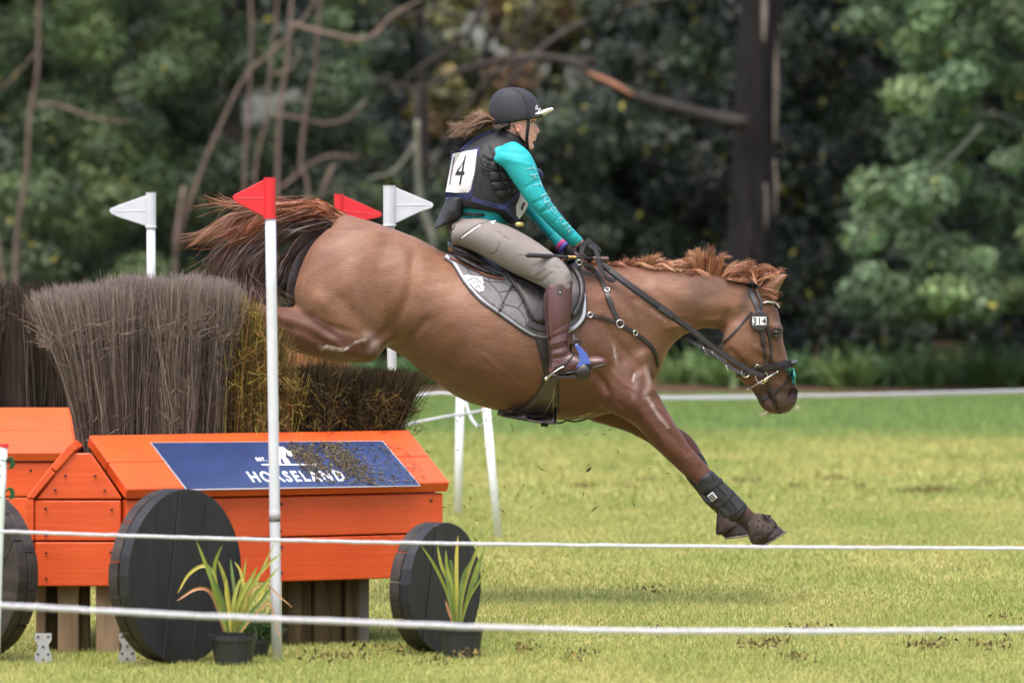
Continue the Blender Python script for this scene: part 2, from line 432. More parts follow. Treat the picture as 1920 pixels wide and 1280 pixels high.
# ------------------------------------------------------------------ woods
M_leaf = mat_attr('leaf', .5, .45, .0, trans=.18)
M_bark = mat('bark', (.055, .045, .04), .9, .2, .35, (14, 14, 3), .8)
def leafgeo(Cn, Rd, cl, n, size, asp=.42, droop=.4, shell=.55, jit=.3):
    Cn = np.asarray(Cn); Rd = np.asarray(Rd); cl = np.asarray(cl); wt = Rd[:, 0] * Rd[:, 2]; wt = wt / wt.sum()
    k = NR.choice(len(Cn), n, p=wt); d = NR.normal(size=(n, 3)); d[:, 1] = d[:, 1] * .8 - .25; d /= np.linalg.norm(d, axis=1)[:, None]
    r = (shell + (1 - shell) * NR.random(n)) ** .8; P = Cn[k] + d * Rd[k] * r[:, None] * NR.uniform(.85, 1.12, (n, 1))
    N = d + NR.normal(size=(n, 3)) * .55 + np.array([0, -.1, .55]); N /= np.linalg.norm(N, axis=1)[:, None]
    T = NR.normal(size=(n, 3)) + np.array([0, 0, -droop]) * 2.2; T -= N * np.sum(T * N, axis=1)[:, None]; T /= np.linalg.norm(T, axis=1)[:, None]
    S = np.cross(N, T); L = size * NR.uniform(.6, 1.3, (n, 1)); Wd = L * asp
    V = np.stack([P - T * L / 2, P - T * L * .05 + S * Wd / 2, P + T * L / 2 - N * L * .12, P - T * L * .05 - S * Wd / 2], 1).reshape(-1, 3)
    V[:, 2] = np.maximum(V[:, 2], .03)
    col = cl[k] * (1 + jit * NR.normal(size=(n, 1))) * NR.uniform(.8, 1.15, (n, 1)); yl = NR.random((n, 1)) < .012
    col = np.where(yl, np.array([[.35, .32, .05]]), col)
    return V, np.arange(n * 4).reshape(-1, 4), np.repeat(np.clip(col, .004, .6), 4, 0)
def px_of(P):
    d = P - np.array(CAM); f_ = d @ np.array(_fw); return 960 + d[:, 0] / f_ * F, 640 - (d @ np.array(_up)) / f_ * F
def open_gaps(V, Fc):
    QX, QY = px_of(V[::4]); ok = np.ones(len(QX), bool)
    for hx, hy, hr in HOLES: ok &= ((QX - hx) ** 2 + (QY - hy) ** 2) > (hr + 4) ** 2
    return Fc[ok]
def clumps(n, x0, x1, y0, y1, D0, D1, r, pal, keep=None):
    Cn = []; Rd = []; cl = []
    while len(Cn) < n:
        px, py = R.uniform(x0, x1), R.uniform(y0, y1)
        if keep and not keep(px, py): continue
        D = R.uniform(D0, D1); q = W(px, py, D2Y(D)); s = r * R.uniform(.6, 1.35)
        if q.z < s * .3: continue
        Cn.append(tuple(q)); Rd.append((s, s * .9, s * R.uniform(.6, .95))); cl.append(np.array(R.choice(pal)) * R.uniform(.75, 1.3))
    return Cn, Rd, cl
def branch(mb, pts, r0, r1, D, jy=.15):
    P = [W(px, py, D2Y(D) + R.uniform(-jy, jy)) for px, py in pts]; P[0] = W(*pts[0], D2Y(D))
    mb.tube(P, np.linspace(r0, r1, len(P)), 8, 5)
def tree(name, label, trunk, tr, cls, nl, size, loc, group=None, branches=(), mbark=M_bark, cat='tree', **kw):
    e = empty(name, loc, label, cat, group)
    mb = MB(); mb.tube(trunk, tr, 12, 5); mb.build('trunk', mbark, e, smooth=True)
    for b in branches: m2 = MB(); branch(m2, *b); m2.build('branch', mbark, e, smooth=True)
    if nl:
        V, Fc, cc = leafgeo(*cls, nl, size, **kw); Fc = open_gaps(V, Fc); obj('crown', V, Fc, M_leaf, e, cols=cc, smooth=False, kind='stuff')
    return e
def gtop(px, D, z0, z1, px1=None):
    a = W(px, 470, D2Y(D)); b = W(px1 or px, 470, D2Y(D)); return [(a.x, a.y, z0), ((a.x + b.x) / 2 + .05, a.y, (z0 + z1) / 2), (b.x, b.y, z1)]
G1 = [(.066, .105, .036), (.086, .130, .044), (.10, .145, .046), (.05, .082, .032), (.07, .10, .044)]
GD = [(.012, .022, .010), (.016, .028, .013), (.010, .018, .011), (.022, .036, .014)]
GM = [(.026, .045, .022), (.035, .058, .026), (.02, .035, .018), (.045, .058, .024)]
GL = [(.125, .19, .085), (.15, .22, .10), (.105, .165, .08), (.18, .25, .10), (.10, .15, .075)]
GY = [(.15, .13, .03), (.10, .10, .03), (.22, .16, .05), (.07, .08, .025), (.12, .07, .03)]
# far wood closing the view, with a few gaps to the sky
HOLES0 = [(862, 55, 17), (893, 58, 22), (850, 88, 16), (862, 105, 14), (1068, 62, 18), (1085, 85, 14), (1225, 118, 9), (1240, 112, 9), (1236, 130, 8), (1258, 170, 8), (1272, 173, 7), (470, 5, 22), (505, 12, 20), (560, 30, 14), (790, 20, 12), (785, 142, 7), (1247, 27, 8), (940, 85, 10), (1010, 90, 9), (430, 15, 10)]
HOLES = []
for hx, hy, hr in HOLES0:
    for _ in range(max(1, round(hr / 5))): HOLES.append((hx + R.gauss(0, hr * .8), hy + R.gauss(0, hr * .8), R.uniform(5, 9)))
Cn = []; Rd = []; cl = []
for layer, (D, n_) in enumerate([(84, 420), (92, 420), (100, 300)]):
    for _ in range(n_):
        px, py = R.uniform(-500, 2400), R.uniform(-700, 700); q = W(px, py, D2Y(D + R.uniform(-2, 2)))
        if q.z < .2: continue
        s = R.uniform(.45, .9); Cn.append(tuple(q)); Rd.append((s, s, s * .8)); cl.append(np.array(R.choice(GY if 640 < px < 1180 and py < 240 and R.random() < .75 else GD)) * R.uniform(.7, 1.2))
V, Fc, cc = leafgeo(Cn, Rd, cl, 125000, .30, asp=.55, shell=.2)
Fc = open_gaps(V, Fc)
obj('forest', V, Fc, M_leaf, cols=cc, smooth=False, kind='stuff', label='far dark wood behind the trees with small gaps to the sky', cat='woodland')
# dark ivy covered bank low behind the trees closes the bottom of the wood
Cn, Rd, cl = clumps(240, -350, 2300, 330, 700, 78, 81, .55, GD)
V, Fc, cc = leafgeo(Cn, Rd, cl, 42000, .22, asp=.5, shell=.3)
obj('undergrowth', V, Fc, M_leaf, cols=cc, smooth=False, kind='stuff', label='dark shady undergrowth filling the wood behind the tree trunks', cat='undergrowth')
def nohole(px, py): return all((px - a) ** 2 + (py - b) ** 2 > (r_ + 24) ** 2 for a, b, r_ in HOLES0)
tree('broadleaf_tree', 'bushy green broadleaf tree filling the far left, behind the tall bare sapling', gtop(60, 68, 0, 6), [.16, .12, .06],
     clumps(190, -330, 330, -330, 700, 64.8, 69, .40, G1), 95000, .098, (GX(60, D2Y(68)), D2Y(68), 0), 'green trees at the left of the wood')
tree('broadleaf_tree', 'green leafy tree directly above the red flag, behind the cluster of bare stems', gtop(430, 70, 0, 6), [.15, .12, .06],
     clumps(120, 300, 700, -330, 640, 67, 71, .38, G1 + GM, lambda a, b: nohole(a, b) and (a < 480 or b > 40 or R.random() < .4) and (b < 420 or a < 420)), 52000, .094, (GX(430, D2Y(70)), D2Y(70), 0), 'green trees at the left of the wood')
tree('conifer_tree', 'dark drooping conifer with crossing bare branches, behind the rider', gtop(800, 73, 0, 7, 770), [.07, .07, .05],
     clumps(70, 600, 1380, -100, 640, 71, 75, .36, GM + GD, lambda a, b: nohole(a, b) and (b > 250 or a < 780 or a > 1120)), 25000, .13, (GX(790, D2Y(73)), D2Y(73), 0),
     branches=[([(1380, -30), (1200, 10), (1060, 60), (960, 150), (925, 260), (880, 330), (800, 420)], .05, .015, 71), ([(1010, -40), (985, 60), (905, 160), (850, 230)], .04, .015, 71.5),
               ([(925, -60), (880, 60), (800, 120), (690, 210)], .05, .015, 72), ([(1110, 120), (990, 105), (870, 130), (790, 165), (700, 150)], .045, .02, 69),
               ([(700, -20), (760, 30), (830, 20), (1000, 90)], .035, .015, 72), ([(1200, 210), (1080, 200), (1000, 220)], .025, .01, 70), ([(1330, 150), (1230, 200), (1150, 240)], .03, .012, 70)], shell=.15, droop=.8)
# grey stem and fallen limb in the middle
M_grey = mat('grey_bark', (.17, .17, .13), .9, .2, .3, (12, 12, 4), .6)
e = empty('sapling', (GX(782, D2Y(67)), D2Y(67), 0), 'thin grey mossy dead sapling between the white flag and the rider', 'sapling')
m2 = MB(); branch(m2, [(800, 560), (812, 455), (790, 390), (783, 310), (782, 225)], .055, .03, 67, .03); m2.build('trunk', M_grey, e, smooth=True)
m2 = MB(); branch(m2, [(783, 265), (740, 320), (690, 335)], .03, .012, 67, .03); m2.build('branch', M_grey, e, smooth=True)
# autumn coloured tree glimpsed through
tree('autumn_tree', 'yellowing autumn tree glimpsed through dark branches above the helmet', gtop(960, 80, 0, 7), [.1, .08, .05],
     clumps(34, 800, 1130, -60, 250, 76, 79, .33, GY, lambda a, b: nohole(a, b)), 6500, .15, (GX(960, D2Y(80)), D2Y(80), 0), shell=.1)
# the big trunk
M_trunk = mat('old_bark', (.018, .0155, .016), .95, .15, .5, (16, 16, 2.2), 1, detail=10, bdist=.05)
D = 64; TY = D2Y(D); e = empty('pine_tree', (GX(1412, TY), TY, 0), 'large dark pine trunk with one long limb reaching left over the neck of the horse', 'tree')
mb = MB(); P = []; rr = []
for py, a, b in [(760, 1335, 1475), (640, 1352, 1462), (480, 1362, 1452), (330, 1372, 1452), (230, 1375, 1450), (100, 1384, 1458), (0, 1388, 1462), (-160, 1390, 1462), (-500, 1395, 1460)]:
    q = W((a + b) / 2, py, TY); P.append((q.x, q.y, max(q.z, 0) if py < 700 else -.02)); rr.append((b - a) / 2 * D / F)
rings = []; A = cr(np.hstack([np.array(P), np.array(rr)[:, None]]), 8)
for q in A:
    th = np.arange(40) * 2 * math.pi / 40; r_ = q[3] * (1 + .05 * np.sin(th * 7 + q[2]) + .035 * np.sin(th * 13 + q[2] * 2.3) + .02 * np.sin(th * 3 - q[2] * 4))
    rings.append(np.stack([q[0] + np.cos(th) * r_, q[1] + np.sin(th) * r_, np.full(40, q[2])], 1))
mb.rings(rings); mb.build('trunk', M_trunk, e, smooth=True)
m2 = MB(); branch(m2, [(1400, 232), (1345, 222), (1250, 198), (1180, 175), (1120, 143), (1050, 112), (985, 112), (900, 150)], .085, .02, 63.6, .02); m2.build('branch', mat('limb_bark', (.036, .031, .028), .9, .2, .4, (6, 12, 12), .7), e, smooth=True)
m2 = MB(); P = [W(x, y, D2Y(63.6) - .075) + Vector((0, 0, .01)) for x, y in [(1188, 182), (1160, 165), (1125, 148), (1100, 138)]]; m2.tube(P, [.015, .045, .04, .012], 8, 6, .6); m2.build('bark_scar', mat('raw_wood', (.34, .15, .09), .8, .2, .25, (9, 9, 9)), e, smooth=True, label='reddish raw wood scar on the limb')
Mst = mat('pale_streak', (.20, .165, .14), .9, .1, .35, (20, 20, 5))
for x, y0, y1, w_ in [(1430, -60, 85, .035), (1452, 30, 275, .03), (1452, 300, 410, .022), (1433, 345, 435, .03)]:
    q0 = W(x, y0, TY); q1 = W(x, y1, TY); c_ = (1412 - x) / 45; yy = -.235 * math.sqrt(max(.02, 1 - c_ * c_)) - .008
    MB().tube([q0 + Vector((0, yy, 0)), (q0 + q1) / 2 + Vector((.012, yy, 0)), q1 + Vector((0, yy, 0))], [w_ * .6, w_, w_ * .3], 6, 6, .35).build('sap_streak', Mst, e, smooth=True)
V, Fc, cc = leafgeo(*clumps(46, 1100, 1560, -420, 120, 65.6, 69, .42, GD + GM, lambda a, b: nohole(a, b)), 13000, .14, shell=.2, droop=.7)
obj('crown', V, open_gaps(V, Fc), M_leaf, e, cols=cc, smooth=False, kind='stuff')
# dark evergreens behind the horse's neck and to the right
tree('evergreen_tree', 'very dark evergreen shrub mass between the rider and the big pine trunk', gtop(1200, 70, 0, 4), [.1, .08, .04],
     clumps(85, 1020, 1380, 180, 700, 66, 70, .34, GD + [GM[0]]), 24000, .12, (GX(1200, D2Y(70)), D2Y(70), 0), 'dark evergreens under the big trees', cat='shrub')
tree('evergreen_tree', 'very dark evergreen tree right of the big pine trunk, behind the pale foliage', gtop(1640, 70, 0, 6), [.14, .1, .06],
     clumps(150, 1450, 2150, -300, 700, 66.5, 71, .42, GD), 42000, .13, (GX(1640, D2Y(70)), D2Y(70), 0), 'dark evergreens under the big trees')
tree('evergreen_tree', 'dark evergreen shrub low in the middle, seen under the horse and behind the back flags', gtop(780, 70, 0, 3.5), [.08, .06, .04],
     clumps(90, 440, 1060, 330, 720, 67, 70, .34, GD + GM), 24000, .12, (GX(700, D2Y(70)), D2Y(70), 0), 'dark evergreens under the big trees', cat='shrub')
# pale green tree on the right
def pale(a, b): return (b < 190 and a > 1600) or (a > 1640 and b < 330 and R.random() < .8) or (300 < b < 590 and a > 1625 - (b - 300) * .05) or a > 1880
c3 = clumps(260, 1545, 2200, -330, 585, 59.5, 63, .27, GL, pale)
tree('broadleaf_tree', 'pale green soft leaved tree hanging over the right side of the field', gtop(2060, 61.5, 0, 6), [.15, .12, .06], c3, 80000, .10,
     (GX(2060, D2Y(61.5)), D2Y(61.5), 0), branches=[([(2050, 330), (1900, 230), (1780, 200), (1700, 120)], .05, .02, 61.5), ([(2060, 600), (1850, 520), (1740, 400), (1690, 330)], .05, .018, 61.5), ([(1840, 235), (1790, 290), (1745, 330), (1735, 400)], .022, .010, 60)], mbark=M_grey, asp=.55, shell=.5, droop=.15)
# bare saplings on the left
M_sap = mat('sapling_bark', (.15, .105, .085), .85, .25, .3, (10, 10, 4), .4)
def sap(label, trunk, r0, r1, D, brs=()):
    x = GX(trunk[0][0], D2Y(D)); e = empty('sapling', (x, D2Y(D), 0), label, 'sapling', 'bare saplings in front of the wood')
    m = MB(); P = [Vector((x, D2Y(D), 0))] + [W(a, b, D2Y(D)) for a, b in trunk]
    P = [P[0]] + [p_ + Vector((R.gauss(0, .02), 0, 0)) for p_ in P[1:]]; m.tube(P, [r0 * .9] + list(np.linspace(r0, r1, len(trunk)) * .68), 8, 5); m.build('trunk', M_sap, e, smooth=True)
    for b, a0, a1 in brs: m = MB(); branch(m, b, a0, a1, D, .1); m.build('branch', M_sap, e, smooth=True)
sap('tall bare sapling standing alone at the far left, with one side branch', [(30, 530), (32, 430), (45, 330), (58, 220), (68, 130), (80, 0), (88, -120)], .04, .028, 63.5, [([(68, 197), (110, 197), (180, 222), (250, 228)], .022, .008), ([(66, 100), (30, 140), (0, 170)], .014, .008)])
sap('pale bare sapling cut by the left edge of the photo', [(3, 560), (0, 480), (-4, 420), (-20, 200), (-30, 0)], .035, .03, 63)
sap('long bowed bare sapling curving from behind the white flag up to the right', [(325, 530), (345, 430), (385, 310), (410, 250), (462, 145), (525, 85), (580, 20), (620, -60)], .035, .022, 64, [([(345, 350), (330, 440), (328, 480)], .025, .02)])
sap('straightest bare stem, leftmost of the close cluster above the red flag', [(462, 350), (467, 200), (472, 100), (470, 0), (470, -120)], .032, .026, 65)
sap('thin leaning bare stem, second from the left of the cluster above the red flag', [(482, 345), (500, 230), (510, 130), (518, 30), (524, -100)], .028, .02, 64.5)
sap('thickest bare stem of the cluster, directly above the red flag', [(512, 340), (527, 200), (540, 90), (550, 0), (562, -110)], .036, .028, 63.8, [([(512, 140), (545, 130), (566, 95)], .018, .008), ([(545, 45), (620, 65), (690, 72), (735, 30), (790, 0)], .03, .014)])
sap('kinked bare stem at the right of the cluster, with long crossing branches', [(578, 370), (568, 310), (572, 210), (592, 130), (604, 40), (612, -100)], .034, .024, 64, [([(510, 215), (560, 222), (610, 232), (655, 220), (690, 185)], .02, .01), ([(525, 355), (580, 310), (620, 292), (675, 295)], .022, .01), ([(625, 310), (608, 350), (600, 372)], .022, .016)])
# strap leaved border plants
M_str = mat_attr('strap_leaf', .45, .45, .0, trans=.2)
def border(px, D, h, label, n=70):
    x = GX(px, D2Y(D)); y = D2Y(D); P = np.zeros((n, 6, 3)); s = np.linspace(0, 1, 6)
    for i in range(n):
        a = R.uniform(0, 6.28); L = h * R.uniform(.9, 1.5); o = R.uniform(.3, .95); sx, sy = x + R.gauss(0, .09), y + R.gauss(0, .07)
        r = L * o * s; z = L * (s * (1.15 - .2 * o) - o * .75 * s ** 2.4)
        P[i, :, 0] = sx + np.cos(a) * r; P[i, :, 1] = sy + np.sin(a) * r; P[i, :, 2] = np.maximum(z, .01)
    V, Q = ribbons(P, NR.uniform(.02, .04, n), side=np.array([0, 0, 1.]) + NR.normal(size=(n, 1, 3)) * .3)
    col = np.repeat(np.array(R.choice([(.10, .18, .05), (.08, .155, .05), (.12, .19, .05)]))[None] * NR.uniform(.6, 1.35, (n, 1)), 12, 0)
    e = empty('border_plant', (x, y, 0), label, 'plant', 'strap leaved plants along the mulch bed'); obj('foliage', V, Q, M_str, e, cols=col, smooth=True)
ORD = 'second third fourth fifth sixth seventh eighth ninth tenth eleventh twelfth first'.split()
lab = {1265: 'low strap leaved plant nearest the chest of the horse', 1330: 'bright strap leaved plant seen between the chest and the reins', 1400: 'strap leaved plant under the jaw of the horse', 1520: 'strap leaved plant just right of the muzzle of the horse'}
for i, px in enumerate([1265, 1300, 1330, 1365, 1400, 1480, 1520, 1590, 1625, 1660, 1695, 1735, 1770, 1805, 1840, 1880, 1920, 1960, 770, 810, 700, 640]):
    D = R.uniform(61.2, 63)
    base = lab.get(px) or ('%s strap leaved plant right of the muzzle of the horse in the long row' % ORD[[1590, 1625, 1660, 1695, 1735, 1770, 1805, 1840, 1880, 1920, 1960].index(px)] if px > 1560 else '%s from the left of the strap leaved plants glimpsed beyond the low brush' % ORD[[640, 700, 770, 810].index(px) - 1] if px < 1000 else {1300: 'strap leaved plant filling the gap left of the bright one under the reins', 1365: 'strap leaved plant between the bright one and the jaw of the horse', 1480: 'strap leaved plant directly behind the muzzle of the horse'}[px]) or ('strap leaved plant in the long row between the horse muzzle and the right edge' if px > 1500 else 'strap leaved plant in the short row seen under the neck of the horse' if px > 1000 else 'strap leaved plant glimpsed low between the brush and the horse belly')
    border(px, D, .41 if px < 1560 else .46, base, 80)
# ------------------------------------------------------------------ the brush fence on wheels
def orange_mat():
    m, t, p = _nodes('orange_paint')
    n1 = t.nodes.new('ShaderNodeTexNoise'); n1.inputs['Scale'].default_value = 1; n1.inputs['Detail'].default_value = 8; t.links.new(_coords(t, (3, 3, 60)), n1.inputs['Vector'])
    n2 = t.nodes.new('ShaderNodeTexNoise'); n2.inputs['Scale'].default_value = 5; n2.inputs['Detail'].default_value = 5; t.links.new(_coords(t, (1, 1, 1)), n2.inputs['Vector'])
    r = t.nodes.new('ShaderNodeValToRGB'); r.color_ramp.elements[0].position = .3; r.color_ramp.elements[1].position = .72
    r.color_ramp.elements[0].color = (.52, .058, .010, 1); r.color_ramp.elements[1].color = (.68, .095, .018, 1)
    mx = t.nodes.new('ShaderNodeMath'); mx.operation = 'ADD'; t.links.new(n1.outputs[0], mx.inputs[0]); t.links.new(n2.outputs[0], mx.inputs[1])
    hf = t.nodes.new('ShaderNodeMath'); hf.operation = 'MULTIPLY'; hf.inputs[1].default_value = .5; n1.inputs['Roughness'].default_value = .7; t.links.new(mx.outputs[0], hf.inputs[0])
    t.links.new(hf.outputs[0], r.inputs[0]); t.links.new(r.outputs[0], p.inputs['Base Color'])
    n3 = t.nodes.new('ShaderNodeTexNoise'); n3.inputs['Scale'].default_value = 1; n3.inputs['Detail'].default_value = 10; t.links.new(_coords(t, (9, 9, 26)), n3.inputs['Vector'])
    r3 = t.nodes.new('ShaderNodeValToRGB'); r3.color_ramp.elements[0].position = .66; r3.color_ramp.elements[1].position = .74; r3.color_ramp.elements[0].color = (0, 0, 0, 1); r3.color_ramp.elements[1].color = (.55, .55, .55, 1); t.links.new(n3.outputs[0], r3.inputs[0])
    m3 = t.nodes.new('ShaderNodeMix'); m3.data_type = 'RGBA'; m3.inputs[7].default_value = (.30, .045, .015, 1); t.links.new(r3.outputs[0], m3.inputs[0]); t.links.new(r.outputs[0], m3.inputs[6]); t.links.new(m3.outputs[2], p.inputs['Base Color'])
    p.inputs['Roughness'].default_value = .40; p.inputs['Specular IOR Level'].default_value = .45; _bump(t, p, n1.outputs[0], .4, .005); return m
M_or = orange_mat()
M_blk = mat('black_stain', (.013, .0125, .0145), .5, .45, .35, (26, 26, 3), .35, bdist=.004)
M_blk2 = mat('weathered_black', (.030, .022, .019), .6, .35, .6, (6, 6, 22), .6, bdist=.006)
M_wood = mat('weathered_wood', (.23, .155, .095), .85, .2, .35, (14, 14, 2.5), .5, col2=(.30, .21, .14), bdist=.006)
M_wood2 = mat('dark_wood', (.055, .033, .018), .8, .2, .6, (16, 16, 2.5), .5, col2=(.10, .07, .03))
M_scr = mat('screw_head', (.03, .012, .008), .5, .5, .1)
M_galv = mat('galvanised_steel', (.42, .42, .43), .45, .5, .12, (30, 30, 30), 0, metal=.55)
YA = D2Y(21.2); ang = math.radians(28); U = Vector((math.cos(ang), math.sin(ang), 0)); NN = Vector((math.sin(ang), -math.cos(ang), 0))
C0 = Vector((GX(236, YA), YA, 0)); L = 1.33; ZB, ZM, ZE, ZR, BK = .25, .417, .575, .765, .35
def slab(pts, th_vec, bev=.004):
    """a board: a planar quad (world) given thickness, with slightly eased edges"""
    b = bmesh.new(); A = [b.verts.new(p) for p in pts]; B = [b.verts.new(Vector(p) + Vector(th_vec)) for p in pts]; n = len(pts)
    b.faces.new(A); b.faces.new(list(reversed(B)))
    for i in range(n): b.faces.new((A[i], B[i], B[(i + 1) % n], A[(i + 1) % n]))
    bmesh.ops.recalc_face_normals(b, faces=b.faces); bmesh.ops.bevel(b, geom=b.edges[:], offset=bev, segments=1, affect='EDGES')
    b.verts.index_update(); V = [tuple(v.co) for v in b.verts]; Fc = [tuple(v.index for v in f.verts) for f in b.faces]; b.free(); return V, Fc
import bmesh
box = empty('fence_wagon', tuple(C0), 'near orange plank wagon under the brush, carrying the blue sign', 'jump', 'orange plank wagons of the brush fence')
zz = lambda v, z: Vector((v.x, v.y, z))
def plank(pts, th, par=box, m=M_or, name='plank', **k):
    V, Fc = slab(pts, th); return obj(name, V, Fc, m, par, smooth=False, **k)
g_ = .003; off = NN * .0
for z0, z1 in [(ZB, ZM - g_), (ZM + g_, ZE - .004)]:
    plank([zz(C0, z0), zz(C0 + U * L, z0), zz(C0 + U * L, z1), zz(C0, z1)], -NN * .045)
# slope boards: over the side, each half of the slope
sl = -NN * BK; TH = Vector((NN.x * .19, NN.y * .19, .35)).normalized() * .045
def SP(s, f): return zz(C0 + NN * .012 + U * s + sl * f, ZE + (ZR - ZE) * f)
for f0, f1 in [(0, .487), (.50, 1.0)]:
    plank([SP(-.01, f0), SP(L + .012, f0), SP(L + .012, f1), SP(-.01, f1)], TH)
# end face toward the camera (in the plane of the camera view) and its cut boards
def E(px, z, dy=0): return Vector((GX(px, YA), YA + dy + .006, z))
plank([E(64, ZB), E(226, ZB), E(226, ZM - g_), E(64, ZM - g_)], (0, .04, 0)); plank([E(64, ZM + g_), E(226, ZM + g_), E(226, ZE - .006), E(64, ZE - .006)], (0, .04, 0))
plank([E(68, ZE), E(228, ZE), E(169, .745), E(131, .745)], (0, .04, 0))
BV = Vector((0, 1.3, 0))
for z0, z1 in [(ZB, ZM - g_), (ZM + g_, ZE)]: plank([E(48, z0, -.01), E(63, z0, -.01), E(63, z1, -.01), E(48, z1, -.01)], BV)
plank([E(48, ZE + .002, -.012), E(64, ZE + .002, -.012), E(104, .672, -.012), E(92, .69, -.012)], BV); plank([E(93, .692, -.012), E(105, .675, -.012), E(144, .762, -.012), E(132, .786, -.012)], BV)
# hidden far side closes the box
FB = C0 + sl * 2.4
plank([zz(FB, ZB), zz(FB + U * L, ZB), zz(FB + U * L, ZE), zz(FB, ZE)], -NN * .04)
plank([zz(C0 + U * (L - .045), ZB), zz(FB + U * (L - .045), ZB), zz(FB + U * (L - .045), ZE), zz(C0 + U * (L - .045) - NN * .05, ZE)], U * .04)
for px, py in [(527, 945), (525, 994), (527, 1025), (527, 1073), (808, 938)]:
    s = (GX(px, YA) - C0.x); s = s / (U.x - U.y * (px - 960) / F); q = C0 + U * s; D = q.y - CY; z = CH - (py - 470) * D / F
    MB().ell(q + Vector((0, 0, z)) + NN * .002, (.006, .006, .006), 4).build('screw', M_scr, box)
for px, py in [(122, 891), (178, 892), (103, 918), (196, 919), (85, 953), (209, 955), (86, 1036), (207, 1035), (86, 1084), (205, 1084), (86, 1004)]:
    MB().ell(E(px, CH - (py - 470) * 21.2 / F, -.008), (.0055, .005, .0055), 4).build('screw', M_scr, box)
# posts under the near wagon
for a, b, dd, m in [(62, 80, .1, M_wood), (78, 104, .16, M_wood2), (105, 144, .05, M_wood), (143, 162, .12, M_wood2), (177, 222, .05, M_wood)]:
    V, Fc = slab([E(a, -.02, dd), E(b, -.02, dd), E(b, ZB + .02, dd), E(a, ZB + .02, dd)], (0, .06, 0)); obj('post', V, Fc, m, box, smooth=False)
pp = [555, 583, 606, 636, 664, 690, 714]
for i in range(6):
    s0, s1 = [((GX(p_, YA) - C0.x) / (U.x - U.y * (p_ - 960) / F)) for p_ in pp[i:i + 2]]; o2 = -NN * (.07 + .02 * (i % 2))
    V, Fc = slab([zz(C0 + U * s0 + o2, -.02), zz(C0 + U * (s1 - .004) + o2, -.02), zz(C0 + U * (s1 - .004) + o2, ZB + .02), zz(C0 + U * s0 + o2, ZB + .02)], -NN * .06); obj('post', V, Fc, M_wood2 if i < 5 else mat('grey_wood', (.11, .095, .085), .85, .2, .3, (16, 16, 3), .4), box, smooth=False)
# steel brackets
for px, y0, y1 in [(80, 1187, 1243), (238, 1193, 1247)]:
    D = F * CH / (y1 - 470) if y1 < 1245 else 20.75; Y = D2Y(D); X = GX(px, Y); h = (y1 - y0) * D / F; w_ = .031
    b = empty('steel_bracket', (X, Y, 0), 'galvanised stake plate left of the big black wheel, under the end of the near wagon' if px < 100 else 'galvanised stake plate half hidden behind the big black wheel', 'bracket', 'steel plates staking the wagon')
    pts = [(-1, 0), (1, 0), (1, .3), (.72, .42), (.62, .6), (.98, .78), (1, 1), (-1, 1), (-.98, .78), (-.62, .6), (-.72, .42), (-1, .3)]
    MB().prism([(X + p_[0] * w_, Y, p_[1] * h) for p_ in pts], (0, .004, 0)).build('plate', M_galv, b)
    for a, c in [(-.6, .88), (.6, .88), (0, .55), (-.6, .3), (.6, .3), (0, .12)]: MB().ell((X + a * w_, Y - .001, c * h), (.005, .003, .005), 4).build('bolt', M_scr, b)
# blue sign on the slope
sign = empty('blue_sign', tuple(SP(.3, .5)), 'long blue sign with white HORSELAND lettering lying on the slope of the near wagon', 'sign')
_pl = [Vector(SP(-.3, -.2)) + TH, Vector(SP(L + .3, -.2)) + TH, Vector(SP(L + .3, 1.3)) + TH, Vector(SP(-.3, 1.3)) + TH]
bv_slope = bvh_of((_pl, [(0, 1, 2, 3)]))
M_sign = mat('blue_print', (.020, .036, .105), .32, .5, .15, (12, 12, 12), coat=.15); M_wh = mat('white_print', (.75, .75, .75), .5, .4, .04)
cs = [hit(x, y, bv_slope)[0] for x, y in [(284, 832), (716, 829), (786, 911), (350, 918)]]; nS = TH.normalized()
V, Fc = slab([p_ + nS * .002 for p_ in cs], nS * .004, .001); obj('panel', V, Fc, M_sign, sign, smooth=False)
V, Fc = slab([p_ + nS * .001 for p_ in [hit(x, y, bv_slope)[0] for x, y in [(281, 830.5), (718, 827.5), (789, 912), (349, 920)]]], nS * .003, .001); obj('backing', V, Fc, mat('sign_edge', (.3, .3, .32), .5), sign, smooth=False)
V, Fc = drape_text('HORSELAND', (472, 906), (25.5, -.35), (-19, -27), bv_slope, .0075, .02, 1.30); obj('lettering', V, Fc, M_wh, sign, smooth=False)
V, Fc = drape_text('EST.', (481, 867), (10, -.1), (-6, -9), bv_slope, .0075, .02, 1.1); obj('lettering', V, Fc, M_wh, sign, smooth=False)
def flatpoly(pts, bv, off, name, m, par, **k):
    V = []
    for x, y in pts: q, n_, _ = hit(x, y, bv); V.append(q + n_ * off)
    r = geometry.tessellate_polygon([[Vector((x, y, 0)) for x, y in pts]]); return obj(name, V, [tuple(t_) for t_ in r], m, par, smooth=False, **k)
flatpoly([(489, 873), (592, 872.4), (593, 874.5), (490.5, 875)], bv_slope, .0076, 'underline', M_wh, sign)
flatpoly([(520, 872), (514, 858), (506, 856), (502, 850), (510, 847), (516, 842), (524, 840), (531, 841), (536, 846), (544, 849), (548, 856), (546, 859), (538, 855), (533, 856), (541, 866), (544, 872), (534, 872), (528, 862), (524, 863), (527, 872)], bv_slope, .0076, 'horse_emblem', M_wh, sign)
